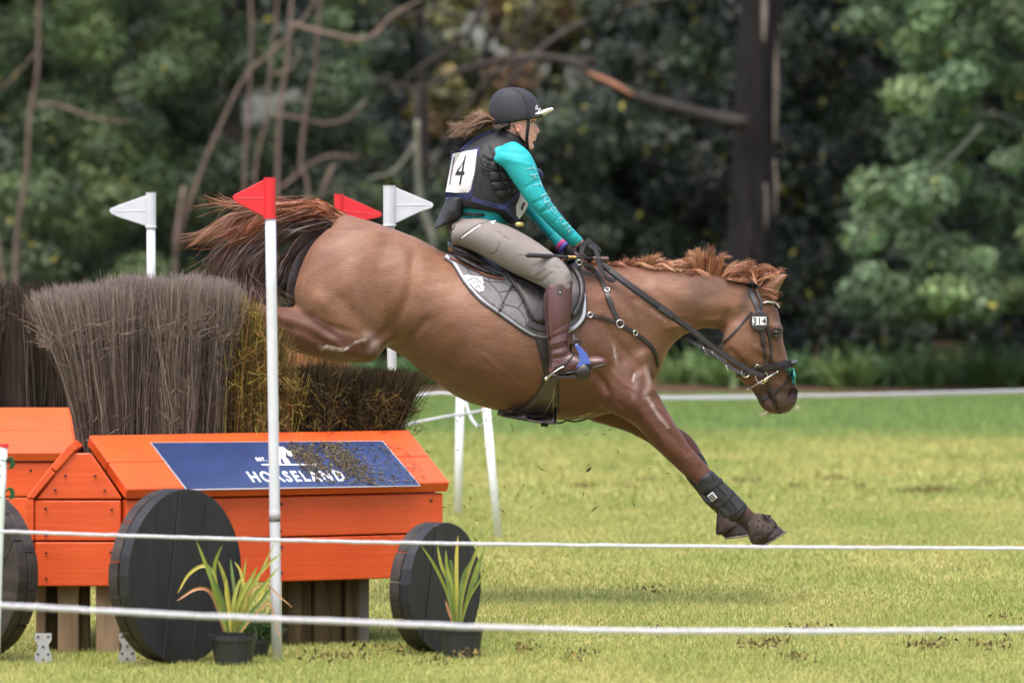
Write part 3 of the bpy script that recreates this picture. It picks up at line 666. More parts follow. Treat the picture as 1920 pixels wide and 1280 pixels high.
# torn twigs and mud lying on the sign and slope
V = []; Fc = []; cols = []
def flake(px, py, l, c, bv=bv_slope, o_=.009):
    q, n_, _ = hit(px, py, bv); a = R.uniform(0, 6.28); t1 = n_.orthogonal().normalized(); t2 = n_.cross(t1); d = t1 * math.cos(a) + t2 * math.sin(a); e_ = n_.cross(d)
    b = len(V); w_ = l * R.uniform(.12, .3)
    for p_ in (q - d * l / 2 + n_ * o_, q + e_ * w_ + n_ * (o_ + R.uniform(0, .005)), q + d * l / 2 + n_ * o_, q - e_ * w_ + n_ * (o_ + .001)): V.append(p_)
    Fc.append((b, b + 1, b + 2, b + 3)); cols.extend([c] * 4)
TW = [lin(92, 82, 62), lin(74, 66, 54), lin(112, 100, 74), lin(62, 55, 48)]
for _ in range(4200):
    t_ = R.random()
    if t_ < .45: x = R.gauss(648, 34); y = 870 + (x - 648) * .75 + R.gauss(0, 15)
    elif t_ < .72: x = R.gauss(575, 22); y = 862 + (x - 575) * .6 + R.gauss(0, 14)
    else: x = R.uniform(560, 810); y = R.uniform(832, 915)
    if not (832 < y < 912) or x > 742 + (y - 828) * .9: continue
    flake(x, y, R.uniform(.004, .011) if R.random() < .8 else R.uniform(.01, .022), R.choice(TW))
obj('debris', V, Fc, mat_attr('twig_bits', .9, .15, .2), cols=np.array(cols), smooth=False, kind='stuff', label='knocked off twigs and mud scattered over the right half of the blue sign', cat='debris')
# the other wagon, further back on the left
YL = D2Y(25.0); bx2 = empty('fence_wagon', (GX(60, YL), YL, 0), 'farther orange plank wagon at the left edge, without a sign', 'jump', 'orange plank wagons of the brush fence')
def E2(px, z, dy=0): return Vector((GX(px, YL), YL + dy, z))
ex = 147; TH2 = Vector((0, -.19, .35)).normalized() * .045
for z0, z1 in [(.25, .415), (.421, .57)]: plank([E2(-260, z0), E2(ex - 3, z0), E2(ex - 3, z1), E2(-260, z1)], (0, .045, 0), bx2)
for f0, f1, a0, a1 in [(0, .487, ex, ex - 5), (.5, 1, ex - 6, ex - 26)]:
    plank([E2(-260, .575 + .19 * f0, -.012 + .35 * f0), E2(a0, .575 + .19 * f0, -.012 + .35 * f0), E2(a1, .575 + .19 * f1, -.012 + .35 * f1), E2(-260, .575 + .19 * f1, -.012 + .35 * f1)], TH2, bx2)
plank([E2(ex - 5, .25, .05), E2(ex - 5, .25, .8), E2(ex - 5, .57, .8), E2(ex - 5, .57, .05)], (-.04, 0, 0), bx2)
MB().ell(E2(57, .535, -.002), (.006, .004, .006), 4).build('screw', M_scr, bx2)
# wheels
def wheel(label, px, Rr, D, deg, tilt, npl=5, th=.09, flip=1, m1=M_blk):
    Y = D2Y(D); c = Vector((GX(px, Y), Y, Rr)); a_ = math.radians(deg); n_ = Vector((math.sin(a_) * flip, -math.cos(a_), 0)); h = Vector((math.cos(a_), math.sin(a_) * flip, 0)); up = Vector((0, 0, 1))
    e = empty('wheel', (c.x, c.y, 0), label, 'wheel', 'round black wooden wheels of the wagons'); t = math.radians(tilt)
    for layer, (o0, ti, rr, m_) in enumerate([(th / 2, t, Rr, m1), (0, t + 1.45, Rr * 1.004, M_blk2)]):
        x_ = h * math.cos(ti) - up * math.sin(ti); y_ = h * math.sin(ti) + up * math.cos(ti); ed = [-1 + 2 * i / npl + (R.uniform(-.05, .05) if 0 < i < npl else 0) for i in range(npl + 1)]
        for i in range(npl):
            x0 = ed[i] * rr + .0018; x1 = ed[i + 1] * rr - .0018; pts = []
            for k in range(9): x = x0 + (x1 - x0) * k / 8; pts.append((x, math.sqrt(max(0, rr * rr - x * x))))
            poly = pts + [(x, -y) for x, y in reversed(pts)]; d_ = R.uniform(-.0025, .0025); w_ = [c + x_ * x + y_ * y + n_ * (o0 - th / 2 + d_) for x, y in poly]; uq = []
            for p_ in w_:
                if not uq or (p_ - uq[-1]).length > 1e-4: uq.append(p_)
            if (uq[0] - uq[-1]).length < 1e-4: uq.pop()
            V, Fc = slab(uq, n_ * (th / 2 - .002), .002); obj('plank', V, Fc, m_, e, smooth=False)
    return e
wheel('largest black plank wheel, in front of the near wagon beside the leafy pot', 330, .317, 20.72, 52, 9)
wheel('smaller black plank wheel at the right end of the near wagon', 818, .243, 21.25, 57, 12, 4)
wheel('black plank wheel cut by the left edge of the photo', -58, .315, 20.9, 42, 30, 5, .10, -1, M_blk2)
# ------------------------------------------------------------------ brush
M_twig = mat_attr('dry_twig', .9, .15, .15, (60, 60, 8))
GB = [lin(108, 94, 84), lin(90, 78, 69), lin(72, 61, 53), lin(120, 106, 95), lin(84, 74, 58), lin(66, 54, 45)]
GG = [lin(120, 104, 50), lin(104, 88, 44), lin(86, 66, 38), lin(132, 122, 58), lin(72, 56, 40), lin(134, 92, 56)]
DK = [lin(62, 50, 38), lin(74, 60, 44), lin(50, 40, 32), lin(84, 72, 50), lin(92, 76, 56)]
def brush(name, label, roots, zbase, n, core, pal, group, wd=.0045, lean=None, tips=1.0, zt=None):
    """roots(k) gives n root points; zt(x_px) the cut height; strands in bundles with their own lean and tone"""
    P0, bid, px0 = roots(n); nb = bid.max() + 1; s = np.linspace(0, 1, 6)
    bl = NR.normal(size=(nb, 2)) * .028; bc = NR.uniform(.45, 1.5, nb); ht = zt(px0) * (1 + NR.normal(size=n) * .011) + (NR.random(n) < .04) * NR.uniform(0, .02, n)
    # bundles near the front are slightly shorter or taller, giving clumped tops
    ht = ht + NR.normal(size=nb)[bid] * .010
    P = np.zeros((n, 6, 3)); ln = (lean(px0) if lean is not None else np.zeros(n)) + bl[bid, 0] + NR.normal(size=n) * .026; lny = bl[bid, 1] * .6 + NR.normal(size=n) * .02
    H_ = ht - zbase
    wob = NR.normal(size=(n, 6, 2)).cumsum(1) * .0075
    P[:, :, 0] = P0[:, 0:1] + ln[:, None] * s ** 1.7 + wob[..., 0]; P[:, :, 1] = P0[:, 1:2] + lny[:, None] * s ** 1.5 + wob[..., 1]; P[:, :, 2] = zbase + H_[:, None] * s
    ci = NR.integers(0, len(pal), n); pa = np.array(pal); base = pa[ci] * bc[bid][:, None] * NR.uniform(.7, 1.25, (n, 1)); return P, base, bid, ht
def emit(name, label, packs, core_boxes, group, loc):
    e = empty(name, loc, label, 'brush hedge', group); Vs = []; Qs = []; Cs = []; b = 0
    for P, base, wd, k in packs:
        V, Q = ribbons(P, wd); Vs.append(V); Qs.append(Q + b); b += len(V); Cs.append(np.repeat(base, P.shape[1] * 2, 0) if base.ndim == 2 else np.repeat(base, 2, axis=1).reshape(-1, 3))
    obj('twigs', np.vstack(Vs), np.vstack(Qs), M_twig, e, cols=np.vstack(Cs), smooth=False, kind='stuff')
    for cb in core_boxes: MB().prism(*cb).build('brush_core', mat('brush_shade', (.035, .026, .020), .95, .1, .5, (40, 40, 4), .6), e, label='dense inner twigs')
    return e
def fuzz(P, ht, base, n, up=.05, sp=.03, tipc=None):
    i = NR.integers(0, len(P), n); A = P[i, 4] * .7 + P[i, 5] * .3; A[:, 2] += NR.uniform(-.10, .0, n); Q = np.zeros((n, 4, 3)); d = NR.normal(size=(n, 3)) * sp; d[:, 2] = np.abs(NR.normal(size=n)) * up * .5 + .01
    for k in range(4): Q[:, k] = A + d * (k / 3) ** .9; Q[:, k, :2] += NR.normal(size=(n, 2)) * .0015 * k
    Q[:, :, 2] = np.minimum(Q[:, :, 2], (ht[i] + NR.uniform(-.01, .022, n))[:, None]); c = base[i] * NR.uniform(.95, 1.5, (n, 1)); 
    if tipc is not None: c = c * .45 + .55 * np.array(tipc) * NR.uniform(.7, 1.3, (n, 1))
    return Q, c
RX0 = C0 + sl + Vector((0, 0, 0)) - NN * .03
def pxof(x, y): return 960 + x / (y - CY) * F
def roots_near(s0, s1, dep, nb):
    def f(n):
        bs = NR.uniform(s0, s1, nb); bd = NR.uniform(0, 1, nb) ** 1.3 * dep; bid = NR.integers(0, nb, n)
        s = np.clip(bs[bid] + NR.normal(size=n) * .010, s0, s1); d = np.clip(bd[bid] + NR.normal(size=n) * .02, 0, dep); s = s + .53 * d; P = np.zeros((n, 3)); P[:, 0] = RX0.x + U.x * s - NN.x * d; P[:, 1] = RX0.y + U.y * s - NN.y * d; P[:, 2] = .6
        return P, bid, pxof(P[:, 0], P[:, 1])
    return f
def smst(x, a, b): t = np.clip((x - a) / (b - a), 0, 1); return t * t * (3 - 2 * t)
z_at = lambda row, D: CH - (row - 470) * D / F
# tall grey part
def zt1(px): return np.interp(px, [130, 165, 200, 240], [z_at(592, 21.9), z_at(556, 21.9), z_at(540, 21.9), z_at(534, 21.9)]) + .007 * np.sin(px / 17.)
def lean1(px): return -.15 * (1 - smst(px, 150, 250)) + .01 * np.sin(px * .06)
P, base, bid, ht = brush('', '', roots_near(0, .56, .42, 110), .60, 21000, None, GB, None, lean=lean1, zt=zt1)
tp = np.array(lin(158, 143, 136)); s_ = np.linspace(0, 1, 6)[None, :, None] ** 3 * .55
col1 = base[:, None] * (1 - s_) + tp * s_ * NR.uniform(.7, 1.2, (len(base), 1, 1)); fz = fuzz(P, ht, base, 26000, .055, .034, lin(158, 142, 132))
x_, y_ = RX0.x, RX0.y
def corepoly(s0, s1, d0, d1, z): return [(RX0 + U * s0 - NN * d0).xy[:] + (z,), (RX0 + U * s1 - NN * d0).xy[:] + (z,), (RX0 + U * s1 - NN * d1).xy[:] + (z,), (RX0 + U * s0 - NN * d1).xy[:] + (z,)]
def sidetwigs(P, ht, base, n, lo=.72, out=.07, up=.05):
    i = NR.integers(0, len(P), n); u = NR.uniform(.04, .98, n); k0 = np.clip((u * 5).astype(int), 0, 4); f = (u * 5 - k0)[:, None]; A = P[i, k0] * (1 - f) + P[i, k0 + 1] * f
    A[:, :2] += np.array([NN.x, NN.y]) * NR.uniform(-.01, .02, (n, 1)); d = np.stack([NR.normal(size=n) * .022, -np.abs(NR.normal(size=n)) * .012, NR.uniform(.01, up, n)], 1); Q = np.zeros((n, 4, 3))
    for k in range(4): Q[:, k] = A + d * (k / 3) + NR.normal(size=(n, 3)) * .0022 * k
    Q[:, :, 2] = np.minimum(Q[:, :, 2], ht[i][:, None] + .006); return Q, base[i] * NR.uniform(.8, 1.7, (n, 1))
st1 = sidetwigs(P, ht, base, 34000)
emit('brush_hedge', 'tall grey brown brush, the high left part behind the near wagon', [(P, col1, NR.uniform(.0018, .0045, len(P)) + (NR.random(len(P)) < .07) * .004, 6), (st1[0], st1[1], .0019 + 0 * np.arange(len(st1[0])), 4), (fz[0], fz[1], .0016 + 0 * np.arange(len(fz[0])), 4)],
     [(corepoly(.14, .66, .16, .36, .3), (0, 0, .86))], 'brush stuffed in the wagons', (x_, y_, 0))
# greenish worn step and low dark part
def zt2(px): return np.interp(px, [380, 400, 430, 462, 484, 500, 515, 600, 700, 760], [z_at(556, 22)] * 2 + [z_at(564, 22), z_at(586, 22), z_at(628, 22), z_at(690, 22.1), z_at(702, 22.1), z_at(702, 22.2), z_at(704, 22.3), z_at(710, 22.4)])
P, base, bid, ht = brush('', '', roots_near(.56, .90, .42, 55), .60, 9500, None, GG + DK[:2], None, zt=zt2, lean=lambda p: .02 + 0 * p)
fz = fuzz(P, ht, base, 15000, .045, .035, lin(128, 108, 52)); cc = np.repeat(base[:, None], 6, 1)
# strands pushed to hang forward and down over the face
i = NR.integers(0, len(P), 3500); H2 = np.zeros((3500, 5, 3)); A = P[i, 3] * .5 + P[i, 5] * .5; A[:, 2] = .72 + (ht[i] - .72) * NR.random(3500) ** .7; A[:, :2] += np.array([NN.x, NN.y]) * NR.uniform(.0, .10, (3500, 1)); dv = np.stack([NR.normal(size=3500) * .03, -np.abs(NR.normal(size=3500)) * .02, NR.uniform(-.06, .04, 3500)], 1)
for k in range(5): H2[:, k] = A + dv * k / 4 + NR.normal(size=(3500, 3)) * .003
hc = np.array(GG)[NR.integers(0, len(GG), 3500)] * NR.uniform(.8, 1.5, (3500, 1))
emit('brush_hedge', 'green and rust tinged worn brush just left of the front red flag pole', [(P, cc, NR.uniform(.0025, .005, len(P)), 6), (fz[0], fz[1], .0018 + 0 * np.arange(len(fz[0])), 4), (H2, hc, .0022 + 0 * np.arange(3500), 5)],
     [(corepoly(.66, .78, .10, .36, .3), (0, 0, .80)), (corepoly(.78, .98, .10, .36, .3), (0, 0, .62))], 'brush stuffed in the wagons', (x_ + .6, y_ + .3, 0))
def lean3(px): return .07 * smst(px, 660, 735)
P, base, bid, ht = brush('', '', roots_near(.88, 1.27, .42, 70), .60, 17000, None, DK + [GG[1], GG[2]], None, zt=zt2, lean=lean3)
base = base * (.7 + .0 * base); s_ = np.linspace(0, 1, 6)[None, :, None]; g2 = np.where(NR.random((len(P), 1, 1)) < .45, 1, 0); cc = base[:, None] * (1.25 - .7 * s_) + 0
fz = fuzz(P, ht, base, 22000, .015, .022, lin(66, 54, 42))
i = NR.integers(0, len(P), 3200); H2 = np.zeros((3200, 5, 3)); A = P[i, 4].copy(); A[:, 2] = .76 + (ht[i] - .80) * NR.random(3200); A[:, :2] += np.array([NN.x, NN.y]) * NR.uniform(0, .09, (3200, 1)); dv = np.stack([NR.normal(size=3200) * .035 + .01, -np.abs(NR.normal(size=3200)) * .02, NR.uniform(-.05, .06, 3200)], 1)
for k in range(5): H2[:, k] = A + dv * k / 4 + NR.normal(size=(3200, 3)) * .003
hc = np.array(GG + DK)[NR.integers(0, len(GG + DK), 3200)] * NR.uniform(.6, 1.2, (3200, 1))
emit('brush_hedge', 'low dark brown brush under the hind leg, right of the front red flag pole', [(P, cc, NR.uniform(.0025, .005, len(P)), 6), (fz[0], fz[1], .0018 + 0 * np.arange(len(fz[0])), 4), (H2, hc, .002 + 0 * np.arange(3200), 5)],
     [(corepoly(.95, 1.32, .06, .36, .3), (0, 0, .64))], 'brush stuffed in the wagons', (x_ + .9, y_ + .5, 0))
# brush of the farther wagon and the far wing
def roots_box(pa, pb, D0, D1, nb):
    def f(n):
        bx_ = NR.uniform(pa, pb, nb); bd = D0 + (D1 - D0) * NR.random(nb); bid = NR.integers(0, nb, n); D = np.clip(bd[bid] + NR.normal(size=n) * .02, D0, D1); px = bx_[bid] + NR.normal(size=n) * 8
        return np.stack([(px - 960) / F * D, D + CY, np.full(n, .6)], 1), bid, px
    return f
P, base, bid, ht = brush('', '', roots_box(-200, 158, 25.5, 25.95, 66), .60, 10000, None, GB[:3] + GB[4:], None, zt=lambda p: z_at(541, 25.7) + 0 * p)
fz = fuzz(P, ht, base, 7000, .04, .02, lin(140, 118, 108))
emit('brush_hedge', 'brush of the farther wagon at the left edge of the photo', [(P, np.repeat(base[:, None] * .62, 6, 1), NR.uniform(.003, .006, len(P)), 6), (fz[0], fz[1], .002 + 0 * np.arange(len(fz[0])), 4)],
     [([(GX(-210, D2Y(25.55)), D2Y(25.55), .3), (GX(150, D2Y(25.55)), D2Y(25.55), .3), (GX(150, D2Y(25.9)), D2Y(25.9), .3), (GX(-210, D2Y(25.9)), D2Y(25.9), .3)], (0, 0, .95))], 'brush stuffed in the wagons', (GX(0, D2Y(25.5)), D2Y(25.5), 0))
P, base, bid, ht = brush('', '', roots_box(420, 616, 25.9, 26.4, 40), .3, 5000, None, [lin(150, 100, 70), lin(130, 92, 64), lin(116, 96, 56), lin(96, 70, 50)], None, zt=lambda p: z_at(652, 26.1) + .02 * np.sin(p * .05))
emit('brush_hedge', 'low rust coloured brush seen behind, between the red flag pole and the hind leg', [(P, np.repeat(base[:, None], 6, 1), NR.uniform(.003, .006, len(P)), 6)],
     [([(GX(420, D2Y(25.95)), D2Y(25.95), .0), (GX(614, D2Y(25.95)), D2Y(25.95), .0), (GX(614, D2Y(26.4)), D2Y(26.4), .0), (GX(420, D2Y(26.4)), D2Y(26.4), .0)], (0, 0, .95))], 'brush stuffed in the wagons', (GX(520, D2Y(26)), D2Y(26), 0))
# ------------------------------------------------------------------ flags
M_white = mat('white_plastic', (.54, .55, .585), .38, .45, .05, (20, 20, 20)); M_red = mat('red_plastic', (.60, .018, .028), .42, .45, .06, (15, 15, 15)); M_tape = mat('black_tape', (.03, .03, .035), .5)
def flagpole(label, top, bot, D, sl_, pen, m, pr=.0195, joint=None):
    Y = D2Y(D); x0, y0 = top; x1, y1 = bot; b = W(x1, y1, Y); e = empty('flag_pole', (b.x, b.y, 0), label, 'flag', 'marker flags of the jump')
    b.z = max(-.01, min(b.z, .0)) if b.z < .1 else b.z
    MB().tube([W(x0, y0, Y), W((x0 + x1) / 2, (y0 + y1) / 2, Y), b], pr, 20, 3).build('pole', M_white, e, smooth=True)
    sx, sy0, sy1, sr = sl_; r = sr * D / F
    mb = MB(); mb.tube([W(sx, sy0, Y), W(sx, sy0 + 1.5, Y), W(sx, sy0 + 2, Y), W(sx, sy1 - 3, Y), W(sx, sy1 - 2.5, Y), W(sx, sy1, Y)], [r * 1.04, r * 1.04, r, r, r * 1.12, r * 1.12], 20); mb.build('sleeve', m, e, smooth=False)
    a = [W(x, y, Y) for x, y in pen]; th = .007
    V, Fc = slab([p_ + Vector((0, -th / 2, 0)) for p_ in a], (0, th, 0), .002); pn = obj('pennant', V, Fc, m, e, smooth=False)
    c0, c1 = (a[0] + a[-1]) / 2, a[len(a) // 2]; MB().tube([c0 + Vector((0, -.004, 0)), c0 * .15 + c1 * .85 + Vector((0, -.004, 0))], .0016, 6).build('crease', m, pn)
    if joint:
        for yy, h_ in joint: q = W(x0 + (x1 - x0) * (yy - y0) / (y1 - y0), yy, Y); MB().tube([q - Vector((0, 0, h_)), q + Vector((0, 0, h_))], pr + .0012, 20).build('tape', M_tape if h_ < .006 else mat('grey_tape', (.33, .32, .32), .6), e, smooth=True)
    return e
flagpole('red flag on the nearest pole, in front of the wagons and the tail', (507, 405), (519, 1236), 20.9, (506, 333, 410, 11), [(497, 336), (450, 360), (438, 366), (436, 371), (440, 377), (455, 386), (497, 407)], M_red, joint=[(974, .003), (966, .022)])
flagpole('red flag behind the tail root, pointing right', (630, 440), (630, 1060), 27.3, (635, 364, 428, 8.5), [(642, 366), (700, 392), (715, 399), (716, 404), (712, 407), (690, 412), (642, 424)], M_red, .018)
flagpole('white flag left of the tail, rising behind the tall grey brush', (283, 422), (286, 1100), 26.6, (283, 361, 427, 9.5), [(275, 366), (222, 385), (207, 391), (205, 396), (209, 401), (225, 408), (275, 424)], M_white, .0205)
flagpole('white flag pointing right over the croup, left of the rider', (731, 420), (742, 1160), 25.2, (730, 348, 424, 11.5), [(741, 351), (795, 374), (810, 380), (813, 384), (810, 390), (790, 396), (741, 419)], M_white, .0205)
# cut off post with green ribbon at the left edge
Y = D2Y(20.4); e = empty('white_post', (GX(4, Y), Y, 0), 'white plastic post with red cap and green ribbon at the left edge', 'post')
MB().tube([W(7, 836, Y), W(-2, 1040, Y), (GX(-9, Y), Y, -.01)], .0145, 16, 2).build('pole', mat('dull_plastic', (.55, .60, .55), .5, .4, .1), e, smooth=True); MB().tube([W(8, 832, Y), W(8, 838, Y)], .0165, 16).build('cap', M_red, e)
M_gr = mat('green_ribbon', (.015, .13, .06), .5, .4, .2)
for k, (y, s) in enumerate([(868, 1), (900, -1), (925, 1), (940, -1), (880, -1)]):
    q = W(8, y, Y); MB().tube([q, q + Vector((s * .022, -.01, .02)), q + Vector((s * .03, .0, -.005)), q + Vector((s * .016, .012, -.02))], [.003, .012, .011, .003], 8, 4, .25).build('ribbon', M_gr, e, smooth=True)
MB().torus(W(8, 862, Y), .017, .0018, (.2, 0, 1), 16, 6).build('wire_tie', M_tape, e, smooth=True)
# ------------------------------------------------------------------ ropes and the pegs behind
M_rope = mat('white_tape', (.46, .46, .49), .6, .3, .12, (60, 60, 60), .5, bdist=.003)
def rope(label, pts, D, r, cat='rope', m=M_rope, flat=.6, wob=.0005):
    P = cr([(x, y, *( (d,) if (d := (D if not isinstance(D, (list, tuple)) else D[i])) else ())) for i, (x, y) in enumerate(pts)], 14)
    Q = [W(p_[0], p_[1], D2Y(p_[2])) + Vector((0, 0, R.gauss(0, wob))) for p_ in P]; mb = MB(); mb.tube(Q, [r * R.uniform(.93, 1.06) for _ in Q], 8, 0, flat, up=(0, 1, 0)); o = mb.build('rope', m, None, smooth=True, label=label, cat=cat, group='white ropes around the course'); return o
rope('upper of the two near white ropes, crossing the big wheel', [(-200, 990), (0, 996), (180, 1002), (440, 1010), (700, 1016), (960, 1020), (1300, 1024), (1600, 1026), (1920, 1028), (2200, 1029)], 19.4, .006)
rope('lower near white rope, crossing in front of the flower pots', [(-200, 1125), (0, 1134), (160, 1143), (400, 1155), (700, 1167), (960, 1177), (1200, 1182), (1500, 1183), (1700, 1182), (1920, 1179), (2200, 1174)], 16.6, .0082)
Y = D2Y(32.5); e = empty('fence_peg', (GX(861, Y), Y, 0), 'upright white peg behind the belly, the left of the two', 'peg', 'white pegs holding the back ropes')
M_pg = mat('peg_paint', (.72, .73, .75), .5, .4, .08, (30, 30, 30)); a = Vector((GX(858, Y), Y, 0)); b = W(863, 738, Y)
MB().tube([a, b], .0225, 12).build('shaft', M_pg, e, smooth=True); MB().tube([b, b + Vector((0, 0, .012))], .0235, 12).build('cap', M_pg, e)
Y = D2Y(29.75); e = empty('fence_peg', (GX(934, Y), Y, 0), 'leaning white peg behind the belly, the right one with a red cap', 'peg', 'white pegs holding the back ropes')
a = Vector((GX(934, Y), Y, 0)); b = W(912, 764, Y); MB().tube([a, b], .021, 12).build('shaft', M_pg, e, smooth=True); MB().tube([b, b + (b - a).normalized() * .012], .021, 12).build('cap', M_red, e)
rope('far white rope along the field edge, passing behind the muzzle', [(862, 738), (1000, 742), (1235, 745), (1500, 742), (1700, 738), (1920, 732), (2300, 722)], [32.5, 34, 36, 38, 40, 42, 45], .0105)
rope('thin second far rope beside the other, seen right of the muzzle', [(862, 743), (1100, 748), (1400, 747), (1700, 742), (1920, 736), (2300, 728)], [32.5, 34, 37, 40, 42, 45], .005)
rope('white rope from behind the low brush to the left peg', [(640, 775), (770, 746), (820, 737), (862, 740)], 32.4, .008)
rope('second white rope from behind the low brush, just above the other', [(640, 748), (770, 739), (862, 737)], 32.45, .006)
rope('thin white rope running from low brush up to the leaning peg', [(560, 845), (750, 799), (830, 782), (912, 769)], [27.5, 29, 29.3, 29.7], .0075)
rope('slack white rope loop hanging between the two pegs', [(872, 744), (877, 768), (886, 788), (896, 799), (905, 796), (912, 785)], [32.3, 31.5, 31, 30.5, 30, 29.7], .008)
# ------------------------------------------------------------------ potted plants
M_pot = mat('pot_plastic', (.022, .023, .026), .42, .45, .15, (20, 20, 20), .15)
def pot(label, px, D, r0, r1, h, leaves, soil=True):
    Y = D2Y(D); X = GX(px, Y); e = empty('potted_plant', (X, Y, 0), label, 'potted plant', 'black plastic pots of plants by the wheels')
    A = np.arange(28) * 2 * math.pi / 28; ring = lambda r, z: np.stack([X + np.cos(A) * r, Y + np.sin(A) * r, np.full(28, z)], 1)
    MB().rings([ring(r0, 0), ring(r1, h - .018), ring(r1 * 1.07, h - .018), ring(r1 * 1.08, h), ring(r1 * .98, h), ring(r1 * .96, h - .02)], cap=False).build('pot', M_pot, e, smooth=False)
    MB().rings([ring(r1 * .97, h - .02), ring(r1 * .3, h - .008)]).build('soil', M_mulch, e)
    for pts, wd, colr in leaves:
        P = cr([tuple(W(x, y, Y + dy)) for x, y, dy in pts], 5)[None]; k = P.shape[1]; prof = np.sin(np.linspace(.35, math.pi, k)) ** .6 * wd; prof[-1] = .0006
        V, Q = ribbons(P, prof[None], side=np.array([[[R.uniform(-.3, .3), -1, .25]]]), taper=False)
        # crease down the middle gives each leaf a keel
        A_, B_ = V[0::2], V[1::2]; M_ = (A_ + B_) / 2 + np.array([0, .35, 0]) * prof[:, None]; V3 = np.stack([A_, M_, B_], 1).reshape(-1, 3); i = np.arange(k - 1) * 3
        Q3 = np.vstack([np.stack([i, i + 1, i + 4, i + 3], 1), np.stack([i + 1, i + 2, i + 5, i + 4], 1)]); c0 = np.array(lin(*colr)); c1 = np.array(lin(min(255, colr[0] + 25), min(255, colr[1] + 18), colr[2])); cm = np.tile(np.stack([c1, c0, c1]), (k, 1)) * np.repeat(np.linspace(.85, 1.1, k), 3)[:, None]
        obj('leaf', V3, Q3, M_pl, e, cols=cm)
    return e
M_pl = mat_attr('phormium_leaf', .42, .4, .12, (40, 40, 40), trans=.15)
g1, g2, g3, yb, br = (122, 138, 62), (92, 116, 66), (146, 152, 78), (176, 168, 84), (170, 124, 92)
lv = [([(428, 1184, 0), (402, 1100, -.02), (368, 1012, -.03)], .016, g1), ([(424, 1184, 0), (404, 1090, .02), (385, 1060, .03), (355, 1075, .03), (333, 1112, .02)], .013, yb), ([(420, 1184, .01), (398, 1115, 0), (370, 1103, -.02), (331, 1126, -.05)], .012, br),
      ([(430, 1184, .02), (408, 1110, .03), (402, 1060, .03), (417, 1020, .02)], .014, g1), ([(432, 1184, -.02), (428, 1120, -.03), (420, 1080, -.05), (408, 1048, -.06)], .015, g3), ([(434, 1184, 0), (440, 1120, 0), (436, 1080, .01), (432, 1046, .02)], .012, g2),
      ([(438, 1184, .02), (450, 1120, .02), (462, 1045, .03)], .014, g1), ([(440, 1184, -.02), (462, 1110, -.04), (500, 1060, -.06), (530, 1035, -.08)], .012, g3), ([(442, 1184, 0), (470, 1130, 0), (500, 1090, .01), (524, 1062, .02)], .012, g1),
      ([(440, 1184, .03), (460, 1140, .03), (485, 1080, .04), (520, 1008, .05)], .010, g3), ([(446, 1184, -.02), (470, 1150, -.02), (495, 1120, -.02), (508, 1098, -.02)], .014, g2), ([(446, 1184, 0), (460, 1130, .0), (452, 1075, .0), (440, 1052, 0)], .011, yb),
      ([(444, 1184, .02), (468, 1110, .02), (500, 1098, .02), (525, 1118, .02), (548, 1138, 0)], .006, br), ([(450, 1184, -.03), (480, 1150, -.03), (505, 1130, -.03), (520, 1180, -.02), (528, 1198, -.02)], .006, br), ([(430, 1184, -.03), (418, 1130, -.04), (400, 1085, -.06), (392, 1058, -.06)], .015, g2),
      ([(436, 1184, -.03), (446, 1130, -.05), (470, 1085, -.06), (482, 1062, -.07)], .014, g3), ([(424, 1184, -.03), (412, 1140, -.03), (404, 1120, -.04), (396, 1095, -.05)], .014, g1), ([(438, 1184, -.03), (436, 1140, -.05), (445, 1100, -.05), (455, 1078, -.05)], .013, g3),
      ([(452, 1184, -.02), (468, 1160, -.02), (488, 1118, 0), (500, 1095, 0)], .010, yb), ([(432, 1184, -.04), (430, 1150, -.05), (424, 1110, -.06), (425, 1082, -.07)], .012, yb)]
pot('large black pot with spiky strap leaves in front of the largest wheel', 437, 20.62, .066, .082, .108, lv)
lv = [([(852, 1166, 0), (838, 1110, 0), (815, 1060, -.02), (790, 1022, -.03)], .011, g1), ([(855, 1166, .01), (845, 1100, .01), (828, 1060, 0), (820, 1022, 0)], .013, g3), ([(856, 1166, 0), (848, 1100, 0), (838, 1060, .01), (836, 1030, .01)], .013, g1), ([(858, 1166, 0), (856, 1090, 0), (856, 1040, 0), (859, 1003, 0)], .014, yb),
      ([(862, 1166, 0), (868, 1110, 0), (890, 1040, -.02), (928, 972, -.04)], .013, g3), ([(864, 1166, .02), (880, 1110, .02), (895, 1060, .02), (908, 1030, .02)], .015, g1), ([(865, 1166, 0), (885, 1100, 0), (895, 1080, 0), (912, 1010, 0)], .009, g2), ([(866, 1166, -.02), (880, 1120, -.02), (905, 1080, -.03), (932, 1040, -.04)], .008, g1),
      ([(850, 1166, -.02), (844, 1120, -.02), (838, 1085, -.02), (834, 1072, -.02)], .010, g2), ([(860, 1166, -.02), (862, 1120, -.03), (868, 1080, -.03), (886, 1045, -.04)], .013, g2), ([(848, 1166, 0), (840, 1140, 0), (835, 1125, 0)], .010, br), ([(857, 1166, .03), (850, 1090, .03), (846, 1055, .03), (842, 1050, .03)], .012, g2)]
pot('black pot with a sparse strap leaved plant by the smaller right wheel', 865, 21.0, .066, .079, .115, lv)
e = pot('small black pot with fine green foliage hidden behind the large pot', 482, 21.05, .036, .048, .065, [])
n = 1400; P = np.zeros((n, 3, 3)); X, Y = GX(482, D2Y(21.05)), D2Y(21.05); a = NR.random(n) * 6.28; r = NR.random(n) ** .5 * .06; P[:, 0] = np.stack([X + np.cos(a) * r + .01, Y + np.sin(a) * r, .07 + NR.random(n) * .06], 1)
d = NR.normal(size=(n, 3)) * .012 + np.array([0, 0, .008]); P[:, 1] = P[:, 0] + d; P[:, 2] = P[:, 0] + d * 1.9
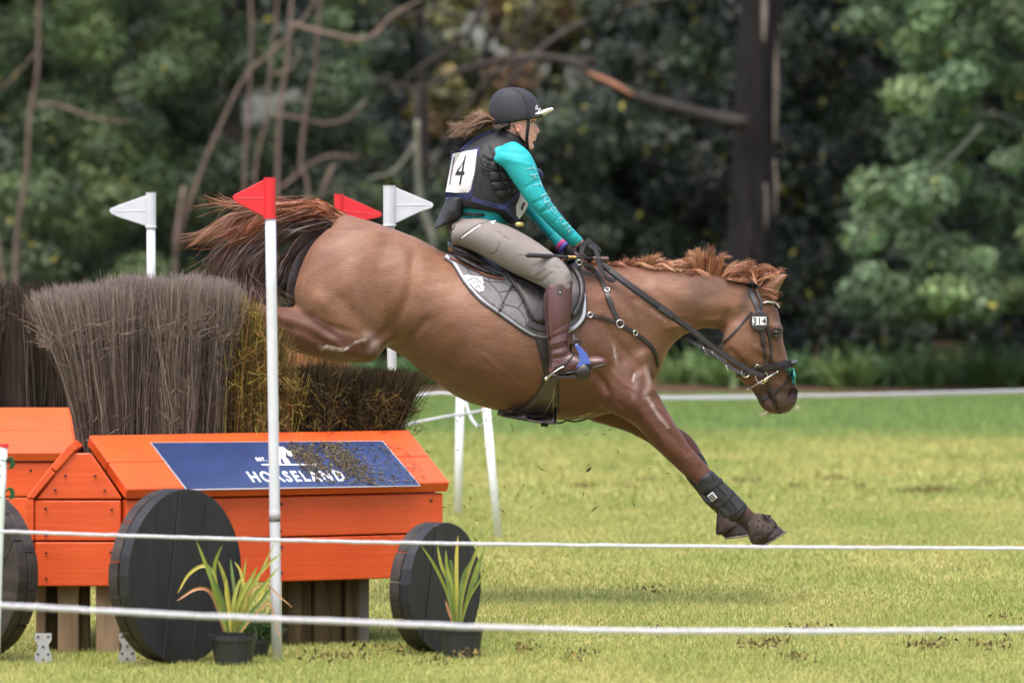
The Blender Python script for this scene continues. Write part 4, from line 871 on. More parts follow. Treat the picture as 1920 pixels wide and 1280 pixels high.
V, Q = ribbons(P, NR.uniform(.002, .004, n)); obj('foliage', V, Q, M_pl, e, cols=np.repeat(np.array(lin(70, 98, 56))[None] * NR.uniform(.5, 1.4, (n, 1)), 6, 0), kind='stuff')
# ------------------------------------------------------------------ horse
hm = MB()
# trunk: (back line, belly line, half width, y, egg)
hm.lp([(618, 432, 585, 545, .10), (640, 404, 600, 590, .17), (680, 411, 645, 628, .235), (730, 426, 706, 645, .265), (785, 447, 752, 664, .285), (840, 476, 806, 708, .300), (900, 488, 868, 749, .315),
       (970, 498, 940, 771, .32), (1030, 502, 1010, 784, .31), (1085, 494, 1078, 787, .275), (1128, 494, 1145, 773, .235), (1165, 503, 1195, 748, .20), (1196, 540, 1222, 712, .13)], n=40)
hm.v = [(x, y * (1 - .22 * max(0., min(1., (z - 1.30) / .2)) ** 2), z) if x > .1 else (x, y, z) for x, y, z in hm.v]
for mir, dx in ((1, 0), (-1, -20)):
    # haunch and thigh
    hm.lp([(616, 428, 728, 432, .075, -.10), (580, 465, 745, 470, .12, -.13), (558, 515, 748, 525, .145, -.145), (552, 555, 744, 575, .15, -.15), (565, 588, 738, 615, .14, -.15), (606, 628, 728, 643, .115, -.15), (652, 668, 714, 662, .075, -.15)], n=32, dx=dx, mir=mir)
    hm.lp([(738, 630, 704, 678, .07, -.15), (712, 608, 692, 681, .12, -.155), (660, 598, 652, 680, .135, -.16), (612, 584, 612, 674, .125, -.16), (572, 577, 574, 664, .10, -.16), (536, 575, 540, 647, .07, -.155), (506, 572, 510, 631, .048, -.15), (482, 568, 484, 617, .042, -.15), (466, 572, 468, 610, .02, -.15)], n=26, dx=dx, mir=mir)
    hm.lp([(478, 572, 498, 602, .034, -.15), (464, 610, 492, 622, .03, -.15), (458, 650, 480, 656, .025, -.15), (448, 690, 474, 700, .03, -.15), (432, 712, 464, 728, .03, -.15)], n=18, dx=dx, mir=mir)
    hm.lp([(430, 706, 468, 726, .04, -.15), (414, 748, 466, 756, .058, -.15)], n=18, dx=dx, mir=mir)
# neck
hm.lp([(1108, 496, 1205, 735, .165), (1150, 496, 1236, 700, .155), (1195, 497, 1254, 655, .13), (1245, 500, 1284, 628, .108), (1295, 506, 1316, 617, .092), (1345, 516, 1342, 617, .082), (1392, 527, 1364, 626, .078), (1420, 538, 1374, 634, .07)], n=32)
# head: (forehead side, jaw side)
hm.lp([(1412, 530, 1392, 560, .05), (1430, 538, 1376, 590, .07), (1450, 560, 1360, 614, .088), (1459, 588, 1352, 646, .098), (1464, 612, 1358, 674, .098), (1467, 634, 1372, 694, .088), (1472, 656, 1386, 709, .073), (1479, 678, 1399, 722, .06),
       (1486, 700, 1410, 735, .052), (1492, 720, 1419, 747, .05), (1496, 738, 1426, 760, .052), (1493, 754, 1434, 769, .048), (1484, 768, 1446, 775, .036), (1478, 773, 1456, 778, .02)], n=32)
hm.lp([(1420, 738, 1455, 752, .035), (1422, 756, 1452, 762, .038), (1432, 768, 1452, 772, .03), (1440, 772, 1450, 774, .015)], n=16)
# brow ridges and cheek plates
for s in (-1, 1): hm.ell(W(1454, 618, s * .066), (.032, .027, .032), 8); hm.ell(W(1392, 640, s * .062), (.088, .042, .098), 10)
# ears
for mir, dx in ((1, 0), (-1, 3)):
    hm.lp([(1424, 545, 1450, 566, .022, -.055), (1430, 534, 1456, 553, .026, -.06), (1444, 522, 1464, 536, .022, -.065), (1463, 514, 1474, 522, .012, -.068), (1476, 511, 1479, 514, .003, -.07)], n=14, dx=dx, mir=mir)
# near foreleg
def foreleg(mb, st, sub=6): mb.lp(st, n=26, sub=sub)
foreleg(hm, [(1212, 660, 1120, 705, .09, -.13), (1222, 708, 1118, 748, .105, -.145), (1234, 738, 1139, 770, .10, -.15), (1246, 760, 1166, 783, .088, -.15), (1259, 784, 1194, 800, .078, -.15), (1273, 808, 1216, 822, .068, -.15), (1290, 832, 1238, 846, .058, -.15),
             (1312, 857, 1260, 868, .05, -.15), (1330, 876, 1281, 888, .046, -.15), (1340, 892, 1301, 904, .045, -.15), (1350, 906, 1316, 924, .036, -.15), (1370, 924, 1338, 946, .030, -.15), (1388, 938, 1358, 964, .030, -.15), (1402, 948, 1374, 976, .034, -.15),
             (1414, 960, 1388, 986, .032, -.15), (1430, 972, 1402, 998, .036, -.15)])
hm.lp([(1424, 964, 1400, 1000, .036, -.15), (1446, 976, 1408, 1012, .050, -.15), (1473, 996, 1424, 1025, .062, -.15)], n=22)
# far foreleg
foreleg(hm, [(1200, 690, 1095, 740, .09, .12), (1222, 735, 1098, 782, .09, .13), (1240, 768, 1140, 796, .078, .14), (1262, 795, 1186, 814, .068, .14), (1289, 812, 1222, 836, .060, .14), (1307, 834, 1254, 862, .05, .14), (1318, 856, 1278, 882, .044, .14),
             (1326, 876, 1292, 900, .043, .14), (1336, 898, 1306, 916, .034, .14), (1352, 922, 1324, 940, .029, .14), (1368, 944, 1340, 958, .032, .14), (1376, 962, 1350, 974, .032, .14)])
hm.lp([(1376, 956, 1348, 976, .036, .14), (1388, 976, 1346, 994, .048, .14), (1408, 1000, 1360, 1010, .058, .14)], n=22)
HV, HQ = remesh(hm, .0095, 7, -.42)
HN = normals(HV, HQ)
def region_smooth(V, mask_line, r, it):
    global HV
    d = poly_dist(V[:, [0, 2]], [wx(p) for p in mask_line]); w_ = np.exp(-(d / r) ** 2)[:, None]; return V * (1 - w_) + smooth_arrays(V, HQ, it, .5, 0) * w_
HV = region_smooth(HV, [(740, 440), (730, 540), (722, 640)], .09, 40)
HV = region_smooth(HV, [(1120, 520), (1150, 600), (1190, 680), (1215, 720)], .09, 30)
HV = region_smooth(HV, [(1110, 760), (1140, 740), (1200, 690)], .07, 25)
HV = region_smooth(HV, [(620, 440), (560, 600), (640, 640), (700, 660)], .03, 10)
HV = region_smooth(HV, [(1380, 560), (1360, 620)], .03, 12)
HV = region_smooth(HV, [(1415, 735), (1460, 765)], .03, 10)
HN = normals(HV, HQ)
ST = [  # grooves and muscle swells: (line, radius, amplitude, side)
    ([(690, 650), (735, 610), (770, 540), (775, 480)], .022, -.012, 0), ([(720, 655), (760, 640), (800, 600)], .018, -.010, 0),
    ([(600, 470), (580, 530), (600, 590)], .06, .010, 0), ([(660, 520), (680, 600)], .07, .012, 0), ([(570, 590), (620, 622), (655, 638)], .008, -.003, 0),
    ([(505, 588), (550, 600), (600, 622), (650, 655)], .012, .008, 0), ([(505, 604), (560, 618), (610, 640)], .008, -.007, 0), ([(600, 600), (650, 610), (690, 630)], .02, .006, 0), ([(640, 560), (680, 600), (712, 640)], .03, -.006, 0), ([(600, 560), (640, 600)], .03, .008, 0), ([(790, 560), (830, 640), (850, 700)], .05, -.006, 0), ([(1050, 540), (1100, 560), (1130, 600)], .04, .006, 0),
    ([(560, 630), (620, 655), (680, 665)], .02, .006, 0), ([(530, 600), (580, 625), (630, 640)], .013, .005, 0), ([(520, 620), (580, 648), (640, 668)], .008, -.004, 0),
    ([(1140, 560), (1180, 600), (1215, 660)], .03, .012, 0), ([(1130, 600), (1165, 650), (1200, 690)], .016, -.010, 0), ([(1120, 640), (1150, 690), (1140, 740)], .035, .010, 0),
    ([(1118, 700), (1142, 735), (1138, 765)], .014, -.014, 0), ([(1205, 665), (1222, 705), (1225, 730)], .02, .014, 0), ([(1190, 700), (1210, 760)], .016, -.008, 0),
    ([(1180, 740), (1215, 790), (1255, 845)], .018, .007, 0), ([(1215, 745), (1245, 800), (1290, 850)], .010, -.006, 0), ([(1235, 765), (1270, 815), (1310, 868)], .010, .005, 0), ([(1200, 790), (1240, 835), (1280, 878)], .008, -.005, 0), ([(1160, 755), (1200, 790)], .010, -.006, 0),
    ([(1175, 520), (1230, 560), (1270, 610)], .02, .008, 0), ([(1190, 560), (1260, 600), (1330, 608)], .012, -.008, 0), ([(1230, 540), (1310, 570), (1370, 575)], .035, .008, 0), ([(1250, 615), (1300, 607), (1350, 598)], .010, .006, 0),
    ([(1366, 585), (1358, 612), (1350, 642)], .010, -.010, 0), ([(1372, 660), (1400, 690), (1425, 700)], .014, -.010, 0), ([(1420, 650), (1448, 668), (1465, 690)], .009, .008, 0), ([(1430, 670), (1455, 690), (1470, 715)], .012, -.008, 0),
    ([(1448, 636), (1462, 633)], .012, -.006, 0), ([(1440, 600), (1444, 590)], .014, -.008, 0), ([(1462, 718), (1478, 728)], .012, .008, 0),
    ([(1486, 743), (1490, 735), (1494, 737)], .0095, -.020, 0), ([(1480, 744), (1485, 731), (1496, 729)], .006, .007, 0), ([(1463, 780), (1456, 764), (1446, 746), (1441, 736)], .0065, -.017, 0), ([(1436, 752), (1446, 766)], .014, .006, 0), ([(1466, 750), (1474, 766)], .016, .006, 0), ([(1462, 640), (1474, 680), (1486, 715)], .007, .006, 0), ([(1446, 645), (1452, 668), (1458, 682)], .010, -.006, 0), ([(1400, 570), (1425, 600), (1432, 640)], .02, .004, 0),
    ([(860, 560), (880, 640), (900, 720)], .06, .006, 0), ([(920, 690), (960, 745)], .04, .005, 0), ([(780, 690), (850, 742), (930, 768)], .012, -.005, 0), ([(760, 650), (820, 705), (900, 745)], .02, .006, 0),
    ([(1085, 600), (1080, 700), (1070, 760)], .03, -.006, 0), ([(1440, 530), (1462, 520)], .007, -.008, 0),
]
for vein in [[(1235, 700), (1240, 735), (1228, 765), (1250, 800)], [(1200, 770), (1225, 800), (1262, 850)], [(1222, 800), (1240, 815), (1268, 835), (1285, 862)], [(590, 600), (625, 618), (660, 648)], [(1440, 690), (1430, 665), (1410, 650)], [(1455, 665), (1458, 690), (1466, 700)], [(900, 660), (950, 700), (990, 740)], [(1150, 700), (1170, 720), (1200, 735)]]:
    ST.append((vein, .005, .0045, 0))
HV = sculpt(HV, HN, ST)
# fine uneven muscle relief
HN = normals(HV, HQ); HV = HV + HN * (snoise(HV[:, 0] * 1.0 + HV[:, 1], HV[:, 2], 12, 3) * .0038 + snoise(HV[:, 0], HV[:, 2] * 1.2 + HV[:, 1], 34, 9) * .0012)[:, None]
HV = smooth_arrays(HV, HQ, 1, .4, 0)
# coat colours, with belly shade and pale highlights painted in
P2 = HV[:, [0, 2]]; nH = len(HV)
def mk(line, r0, r1): d = poly_dist(P2, [wx(p) for p in (line if len(line) > 1 else line * 2)]); return np.clip((r1 - d) / (r1 - r0), 0, 1)[:, None]
def inpoly(poly, soft=.012):
    q = np.array([wx(p) for p in poly]); ins = np.zeros(nH, bool); x, z = P2[:, 0], P2[:, 1]
    for i in range(len(q)):
        a, b = q[i], q[i - 1]; cnd = ((a[1] > z) != (b[1] > z)) & (x < (b[0] - a[0]) * (z - a[1]) / (b[1] - a[1] + 1e-12) + a[0]); ins ^= cnd
    d = poly_dist(P2, [tuple(v) for v in q] + [tuple(q[0])]); s = np.where(ins, 1, -1) * d; return np.clip(.5 + s / soft / 2, 0, 1)[:, None]
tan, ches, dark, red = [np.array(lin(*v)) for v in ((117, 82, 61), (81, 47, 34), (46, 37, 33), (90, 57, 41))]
pn = snoise(P2[:, 0], P2[:, 1], 5, 21)[:, None]; pn2 = snoise(P2[:, 0], P2[:, 1], 13, 22)[:, None]
hc = tan * (1 + .05 * pn + .04 * pn2)
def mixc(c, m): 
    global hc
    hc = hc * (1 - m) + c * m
mixc(np.array(lin(98, 68, 52)), np.clip(pn, 0, 1) * .8)
mixc(red, mk([(800, 690), (900, 745), (1050, 785), (1120, 770)], .04, .34) * .85)  # belly shading painted into the coat as a darker brown underside
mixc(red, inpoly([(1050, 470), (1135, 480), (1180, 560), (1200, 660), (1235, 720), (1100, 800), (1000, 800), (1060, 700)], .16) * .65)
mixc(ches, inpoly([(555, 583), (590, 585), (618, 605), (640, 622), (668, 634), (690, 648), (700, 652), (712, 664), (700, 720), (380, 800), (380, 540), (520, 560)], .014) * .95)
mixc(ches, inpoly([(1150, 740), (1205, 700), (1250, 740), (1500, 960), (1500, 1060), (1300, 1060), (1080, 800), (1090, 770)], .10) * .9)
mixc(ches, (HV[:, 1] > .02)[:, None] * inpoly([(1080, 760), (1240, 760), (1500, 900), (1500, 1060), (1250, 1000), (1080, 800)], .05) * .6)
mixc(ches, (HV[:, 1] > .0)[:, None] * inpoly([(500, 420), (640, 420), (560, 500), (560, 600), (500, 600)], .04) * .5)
mixc(red, mk([(1150, 500), (1250, 505), (1350, 520), (1420, 535)], .015, .07) * .7)
mixc(dark, mk([(1320, 548), (1345, 540)], .02, .10) * .35); mixc(dark, mk([(1405, 555), (1398, 578)], .005, .045) * .6)
mixc(red * .8, inpoly([(1404, 620), (1430, 560), (1470, 590), (1500, 700), (1400, 740), (1370, 700), (1400, 690), (1425, 680)], .05) * .55)
mixc(dark, mk([(1440, 746), (1470, 755), (1490, 745)], .035, .095) * .8); mixc(dark * .6, mk([(1448, 624), (1464, 624)], .006, .034) * .8); mixc(dark, mk([(1455, 580), (1466, 612)], .0, .035) * .35)
mixc(np.array(lin(150, 120, 112)), mk([(1489, 741), (1490, 745)], .004, .013) * .7); mixc(np.array((.01, .008, .007)), mk([(1484, 742), (1488, 735)], .002, .009) * .9)
mixc(dark * .7, inpoly([(1395, 960), (1500, 960), (1500, 1060), (1380, 1040)], .02) * .9); mixc(dark * .7, inpoly([(1335, 965), (1395, 965), (1412, 1030), (1335, 1030)], .02) * .9)
mixc(dark, mk([(663, 575), (663, 576)], .004, .018) * .35); mixc(dark, mk([(1320, 545), (1300, 560)], .01, .09) * .25)
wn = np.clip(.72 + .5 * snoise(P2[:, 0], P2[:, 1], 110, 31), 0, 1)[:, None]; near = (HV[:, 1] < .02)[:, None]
foam_glint = np.array(lin(228, 214, 208))  # sweat foam, and pale shoulder and foreleg highlights painted into the coat
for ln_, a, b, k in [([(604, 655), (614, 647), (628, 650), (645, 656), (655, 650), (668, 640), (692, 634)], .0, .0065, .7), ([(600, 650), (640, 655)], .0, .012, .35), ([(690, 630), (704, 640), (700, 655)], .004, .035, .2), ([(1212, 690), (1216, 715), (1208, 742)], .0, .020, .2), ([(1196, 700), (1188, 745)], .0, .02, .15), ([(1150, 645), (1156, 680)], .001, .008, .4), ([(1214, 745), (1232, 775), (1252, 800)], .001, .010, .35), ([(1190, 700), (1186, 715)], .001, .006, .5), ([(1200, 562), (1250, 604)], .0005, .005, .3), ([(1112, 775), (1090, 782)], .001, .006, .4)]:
    mixc(foam_glint, mk(ln_, a, b) * wn * k * near)
hc = np.clip(hc, .002, .9)
def coat_mat():
    m = mat_attr('horse_coat', .50, .30, .13, (9, 9, 14), .0, sheen=.03, coat=.03)
    t = m.node_tree; p = t.nodes['Principled BSDF']; n = t.nodes.new('ShaderNodeTexNoise'); n.inputs['Scale'].default_value = 1; n.inputs['Detail'].default_value = 8
    t.links.new(_coords(t, (40, 60, 160)), n.inputs['Vector']); _bump(t, p, n.outputs[0], .35, .004)
    src = p.inputs['Base Color'].links[0].from_socket; nf = t.nodes.new('ShaderNodeTexNoise'); nf.inputs['Scale'].default_value = 1; nf.inputs['Detail'].default_value = 6; t.links.new(_coords(t, (45, 45, 150)), nf.inputs['Vector'])
    mf = t.nodes.new('ShaderNodeMapRange'); mf.inputs[1].default_value = .3; mf.inputs[2].default_value = .7; mf.inputs[3].default_value = .86; mf.inputs[4].default_value = 1.14; t.links.new(nf.outputs[0], mf.inputs[0])
    vf = t.nodes.new('ShaderNodeVectorMath'); vf.operation = 'SCALE'; t.links.new(src, vf.inputs[0]); t.links.new(mf.outputs[0], vf.inputs['Scale']); t.links.new(vf.outputs[0], p.inputs['Base Color'])
    n3 = t.nodes.new('ShaderNodeTexNoise'); n3.inputs['Scale'].default_value = 6; mr = t.nodes.new('ShaderNodeMapRange'); mr.inputs[1].default_value = .35; mr.inputs[2].default_value = .7; mr.inputs[3].default_value = .44; mr.inputs[4].default_value = .72
    tc = t.nodes.new('ShaderNodeTexCoord'); t.links.new(tc.outputs['Object'], n3.inputs['Vector']); t.links.new(n3.outputs[0], mr.inputs[0]); t.links.new(mr.outputs[0], p.inputs['Roughness']); return m
hroot = empty('horse', (GX(900, 0), 0, 0), 'chestnut horse stretched out over the brush fence, forelegs reaching for the ground', 'horse')
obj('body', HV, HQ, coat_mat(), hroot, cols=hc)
HB = bvh_of((HV, HQ))
# eye
M_eye = mat('horse_eye', (.010, .006, .004), .14, .5, .1, coat=.3)
for s in (-1, 1):
    q = W(1456, 623, s * .0745); MB().ell(q, (.022, .019, .016), 12).build('eye', M_eye, hroot, smooth=True)
    for k, (dz, r_) in enumerate([(.0155, .0058), (-.0155, .0040)]):
        MB().tube([q + Vector((-.024, s * -.004, -.002)), q + Vector((-.008, s * .013, dz)), q + Vector((.010, s * .013, dz * .9)), q + Vector((.024, s * -.006, 0))], [.002, r_, r_, .002], 8, 5).build('eyelid', mat('eyelid', tuple(dark * .8), .5, .4, .1), hroot, smooth=True)
V, Fc = drape([(1483, 747), (1484, 738), (1488, 731), (1493, 729), (1497, 733), (1494, 738), (1491, 741), (1489, 748)], 3, HB, .0005, .0012); obj('nostril', V, Fc, mat('nostril_skin', (.035, .016, .014), .5, .4, .3), hroot)
mb = MB(); strap(mb, [(1441, 735), (1446, 746), (1455, 763), (1462, 777)], .006, .0008, HB, .0004); mb.build('mouth_line', mat('lip_skin', (.012, .008, .008), .5), hroot)
# mane
M_hair = mat_attr('horse_hair', .42, .5, .06, (50, 50, 50), sheen=0)
def hairlock(root, dirs, n, spread, k=7, curl=.0, flat=.3, j=.15):
    """root (2 world points), dirs: world offsets of the lock's course"""
    out = np.zeros((n, k, 3)); t = NR.random(n)[:, None]; A = np.array(root[0]) * (1 - t) + np.array(root[1]) * t; A[:, 1] += NR.normal(size=n) * .012
    D_ = cr(np.array([(0, 0, 0)] + [tuple(d) for d in dirs]), 8); D_ = D_[np.linspace(0, len(D_) - 1, k).round().astype(int)]
    sc_ = NR.uniform(1 - j * 1.6, 1 + j, (n, 1)); o = NR.normal(size=(n, 3)) * np.array([spread, spread * flat + .006, spread]); ph = NR.random(n) * 6.28
    for i in range(k): u = i / (k - 1); out[:, i] = A + D_[i] * sc_ + o * u ** 1.4 + curl * u * np.stack([np.sin(ph + u * 7), np.cos(ph + u * 6), np.sin(ph + 1 + u * 8)], 1)
    return out
MC = [lin(172, 118, 84), lin(152, 98, 68), lin(188, 140, 106), lin(126, 80, 56)]
def emit_hair(name, packs, pal, par, w0=.0022, kind=None):
    Vs, Qs, Cs = [], [], []; b = 0
    for P in packs:
        cb = np.array(R.choice(pal)) * R.uniform(.8, 1.15); V, Q = ribbons(P, NR.uniform(w0 * .7, w0 * 1.5, len(P))); Vs.append(V); Qs.append(Q + b); b += len(V)
        c = cb[None] * NR.uniform(.7, 1.25, (len(P), 1)); Cs.append(np.repeat(c, P.shape[1] * 2, 0))
    return obj(name, np.vstack(Vs), np.vstack(Qs), M_hair, par, cols=np.vstack(Cs))
crest = cr([(1040, 492), (1075, 488), (1110, 492), (1150, 494), (1200, 496), (1250, 500), (1300, 507), (1350, 517), (1400, 528)], 6)
hts = {1060: (6, -4), 1150: (3, 5), 1190: (14, -8), 1215: (22, 10), 1240: (14, 24), 1270: (12, 26), 1296: (38, -14), 1318: (56, 2), 1340: (50, 12), 1352: (20, 34), 1372: (34, 34), 1385: (20, 36), 1405: (34, 20), 1420: (22, 22)}
packs = []
for i in range(190):
    u = R.random(); k = int(u * (len(crest) - 1)); cx, cy = crest[k]
    hy = np.interp(cx, list(hts), [v[0] for v in hts.values()]) / 440; hx = np.interp(cx, list(hts), [v[1] for v in hts.values()]) / 440
    if cx < 1150: hy *= .6
    s = R.uniform(.45, 1.1); hy *= s * .88; hx *= R.uniform(.5, 1.2); y = R.uniform(-.02, .015)
    q = W(cx, cy + 3, 0) + Vector((0, y, 0)); q2 = W(cx + 9, cy + 4, 0) + Vector((0, y, 0)); nz = R.uniform(-.3, .2) * (1 if cx < 1290 else .3)
    if R.random() < .15: hy *= -.1; hx *= .8; q += Vector((0, -.03, 0)); q2 += Vector((0, -.03, 0))
    packs.append(hairlock((q, q2), [Vector((hx * .25, -.008, hy * .55)), Vector((hx * .6, -.012, hy * .95)), Vector((hx * 1.1, -.012, hy * (1 + nz)))], 42, .005 + .005 * s, 7, .0004, .3, .07))
# hair lying on the near side of the crest, hugging the neck
for i in range(5):
    cx, cy = crest[R.randrange(10, len(crest) - 1)]; q = W(cx, cy + 2, -.02); q2 = W(cx + 8, cy + 4, -.025); l = R.uniform(.03, .06)
    packs.append(hairlock((q, q2), [Vector((l * .5, -.02, l * .25)), Vector((l * 1.0, -.03, -.002)), Vector((l * 1.5, -.035, -l * .3))], 26, .007, 6, .001))
emit_hair('mane', packs, MC, hroot, .0018)
packs = []
for pts in [[(1412, 530), (1425, 505), (1440, 505), (1450, 512)], [(1415, 532), (1405, 500), (1400, 490), (1412, 497)], [(1420, 535), (1436, 515), (1452, 520), (1446, 530)], [(1425, 540), (1440, 525), (1455, 508), (1462, 509)], [(1410, 530), (1416, 505), (1432, 498), (1447, 510)], [(1420, 540), (1425, 552), (1440, 553), (1452, 560)], [(1416, 545), (1425, 556), (1440, 562), (1450, 566)], [(1412, 528), (1400, 515), (1395, 505), (1402, 498)], [(1425, 540), (1445, 545), (1455, 552), (1450, 560)], [(1415, 528), (1430, 520), (1445, 518), (1450, 528)], [(1405, 528), (1415, 515), (1425, 512), (1432, 520)]]:
    P_ = [W(x, y, -.05 + R.uniform(-.03, .02)) for x, y in pts]
    packs.append(hairlock((P_[0], P_[0] + Vector((.015, 0, 0))), [p_ - P_[0] for p_ in P_[1:]], 30, .008, 8, .002))
emit_hair('forelock', packs, MC, hroot)
# ---- tail
packs = []; TB = [lin(126, 74, 48), lin(150, 88, 54), lin(104, 62, 44)]; TD = [lin(86, 68, 64), lin(104, 84, 78), lin(70, 54, 50), lin(98, 70, 60)]
def tl(pts, n, spread, y=(-.08, .08), k=12, curl=.006):
    P_ = [W(a, b, R.uniform(*y) * (i / (len(pts) - 1)) - .0) for i, (a, b) in enumerate(pts)]
    return hairlock((P_[0] + Vector((-.02, -.02, -.015)), P_[0] + Vector((.012, .02, .0))), [p_ - P_[0] for p_ in P_[1:]], int(n * 1.15), spread, k, curl, .8, .07)
top = []; low = []
for i in range(92):
    f = R.random(); sy = R.uniform(400, 414)
    if f < .36:   # upper reddish sweep
        a = R.uniform(-1, 1); top.append(tl([(R.uniform(626, 646), sy), (612, 384 + R.uniform(0, 18)), (585 + R.uniform(-10, 10), 380 + 6 * a + R.uniform(0, 22)), (530, 384 + 12 * a + R.uniform(0, 26)), (470 + R.uniform(-20, 20), 402 + 20 * a + R.uniform(0, 25)), (458 + R.uniform(-48, 22), 440 + 14 * a)], 60, .020))
    else:         # dark fall
        x3 = R.uniform(402, 478); top_y = R.uniform(388, 425)
        low.append(tl([(R.uniform(618, 640), sy + 2), (582 + R.uniform(-12, 12), top_y + 5), (525 + (x3 - 440) * .5, top_y + R.uniform(2, 30)), (x3 + 34 + R.uniform(-8, 8), 446 + R.uniform(-10, 22)), (x3 + R.uniform(-8, 8), 505 + R.uniform(-15, 10)), (x3 + R.uniform(-2, 14), 548), (x3 + R.uniform(5, 50), R.uniform(578, 606))], 62, .024, (-.1, .1), 14, .010))
for i in range(9): low.append(tl([(R.uniform(612, 630), 420), (575 + R.uniform(-8, 10), 430 + R.uniform(0, 20)), (548 + R.uniform(-12, 6), 470 + R.uniform(0, 20)), (520 + R.uniform(-20, 8), 520), (490 + R.uniform(-25, 12), 575), (480 + R.uniform(-30, 10), 610)], 50, .016, (-.05, .1), 12, .008))
wis = [tl([(610, 400), (540, 390), (450, 398), (400, 430), (R.uniform(340, 380), R.uniform(440, 462))], 9, .014) for _ in range(12)] + [tl([(600, 395), (520, 378), (440, 378), (R.uniform(355, 420), R.uniform(365, 395))], 7, .012) for _ in range(7)] + [tl([(560, 420), (470, 440), (425, 470), (R.uniform(370, 400), R.uniform(480, 520))], 6, .02) for _ in range(5)]
tail = emit_hair('tail', low[:len(low) // 2], TD, hroot, .0026); 
for nm, pk, pal in [('tail_hair', low[len(low) // 2:], TD + TB[2:]), ('tail_hair', top, TB), ('tail_hair', wis, [lin(150, 96, 60), lin(120, 84, 60)])]:
    o = emit_hair(nm, pk, pal, tail, .0022)
MB().tube([W(655, 428, 0), W(632, 414, 0), W(605, 402, 0), W(570, 400, 0)], [.035, .032, .026, .012], 12, 4).build('tail_dock', mat('dock', tuple(ches), .6), tail, smooth=True)
packs = [hairlock((W(1436, 770, -.02), W(1448, 774, .02)), [Vector((-.02 * R.random(), 0, -.01)), Vector((-.05 * R.random() - .01, R.uniform(-.02, .02), -.02 * R.random() - .004))], 8, .006, 5) for _ in range(9)] + [hairlock((W(1488, 768, -.03), W(1494, 758, .0)), [Vector((.012, 0, -.006)), Vector((.022, 0, -.014))], 5, .006, 5) for _ in range(5)]
emit_hair('whiskers', packs, [lin(200, 180, 160)], hroot, .0008)
# ------------------------------------------------------------------ tack
def straps(name, lines, width, th, bv, m, par, off=.002, sub=8):
    for ln_ in lines: mb = MB(); strap(mb, ln_, width, th, bv, off, sub); mb.build(name, m, par)
M_lea = mat('dark_leather', (.022, .017, .017), .42, .5, .3, (30, 30, 30), .3, bdist=.002)
M_lea2 = mat('brown_leather', (.16, .065, .04), .5, .45, .2, (30, 30, 30), .2)
M_pad = mat('grey_cotton', (.155, .15, .155), .85, .2, .12, (40, 40, 40), .4, sheen=.0, bdist=.003); M_pip = mat('silver_piping', (.50, .50, .56), .55, .4, .2, (90, 90, 90), .4, bdist=.003)
M_met = mat('steel', (.60, .58, .55), .22, .5, .05, metal=1); M_gold = mat('brass', (.6, .42, .16), .3, .5, .05, metal=1)
pad = empty('saddle_pad', tuple(W(960, 560, -.32)), 'grey quilted saddle pad with pale piping under the saddle', 'saddle pad')
top_ = [(836, 482), (870, 489), (910, 496), (960, 503), (1010, 505), (1060, 500), (1088, 497)]
edge = [(1088, 497), (1093, 520), (1094, 550), (1095, 575), (1092, 596), (1076, 614), (1052, 626), (1024, 631), (1000, 626), (974, 611), (937, 585), (902, 560), (874, 529), (852, 495), (836, 482)]
PO = [tuple(p) for p in top_[:-1]] + [tuple(p) for p in cr(edge, 4)][:-1]
PV, PF = drape(PO, 7, HB, .010, .006, both=False); obj('pad', PV, PF, M_pad, pad)
FVv = [Vector((p.x, -p.y, p.z)) for p in PV]; obj('pad', FVv, [tuple(reversed(f)) for f in PF], M_pad, pad)
PB = bvh_of((HV, HQ), (np.array([tuple(v) for v in PV]), PF))
for o_, r_, m_, nm in ((0, .0085, M_pip, 'piping'), (.0, .004, M_lea, 'cord')):
    ln_ = edge if nm == 'piping' else [(x + (3.5 if x > 1080 else -2.5), y + 4.5) for x, y in edge]
    pn_ = hit_dense(cr(ln_[2:], 6), PB if nm == 'piping' else HB, .004); mb = MB(); mb.tube([p for p, n in pn_], r_, 8); mb.build(nm, m_, pad, smooth=True)
# stitched quilting seams pressed into the pad
QL = [[(872, 500), (890, 520), (915, 528), (935, 548)], [(895, 505), (905, 530), (900, 548)], [(915, 528), (945, 530), (965, 545)], [(935, 548), (945, 570), (938, 584)], [(935, 548), (965, 545), (985, 560)], [(945, 570), (970, 578), (985, 598), (985, 612)], [(985, 560), (970, 578)], [(1086, 575), (1070, 590), (1052, 600)], [(920, 512), (915, 528)]]
straps('quilting', QL, .0035, .0018, PB, mat('quilt_seam', (.06, .057, .06), .9), pad, .0005)
def pxpoly(name, pts, bv, off, m, par, **k): V, Fc = drape(pts, 6, bv, off, .0012, **k); return obj(name, V, Fc, m, par, smooth=False)
M_badge = mat('white_badge', (.7, .69, .75), .6, .3, .08)
pxpoly('badge', [(869, 518), (874, 516), (890, 519), (903, 520), (907, 531), (904, 534), (908, 540), (907, 546), (899, 548), (890, 542), (884, 534), (877, 529)], PB, .003, M_badge, pad)
mb = MB(); strap(mb, [(878, 526), (890, 523), (902, 531)], .004, .001, PB, .0055); strap(mb, [(884, 533), (893, 529), (902, 536)], .003, .001, PB, .0055); strap(mb, [(890, 541), (896, 537), (901, 541)], .004, .001, PB, .0055); mb.build('badge_print', M_lea, pad)
sad = empty('saddle', tuple(W(960, 505, 0)), 'black leather jumping saddle between the rider and the grey pad', 'saddle')
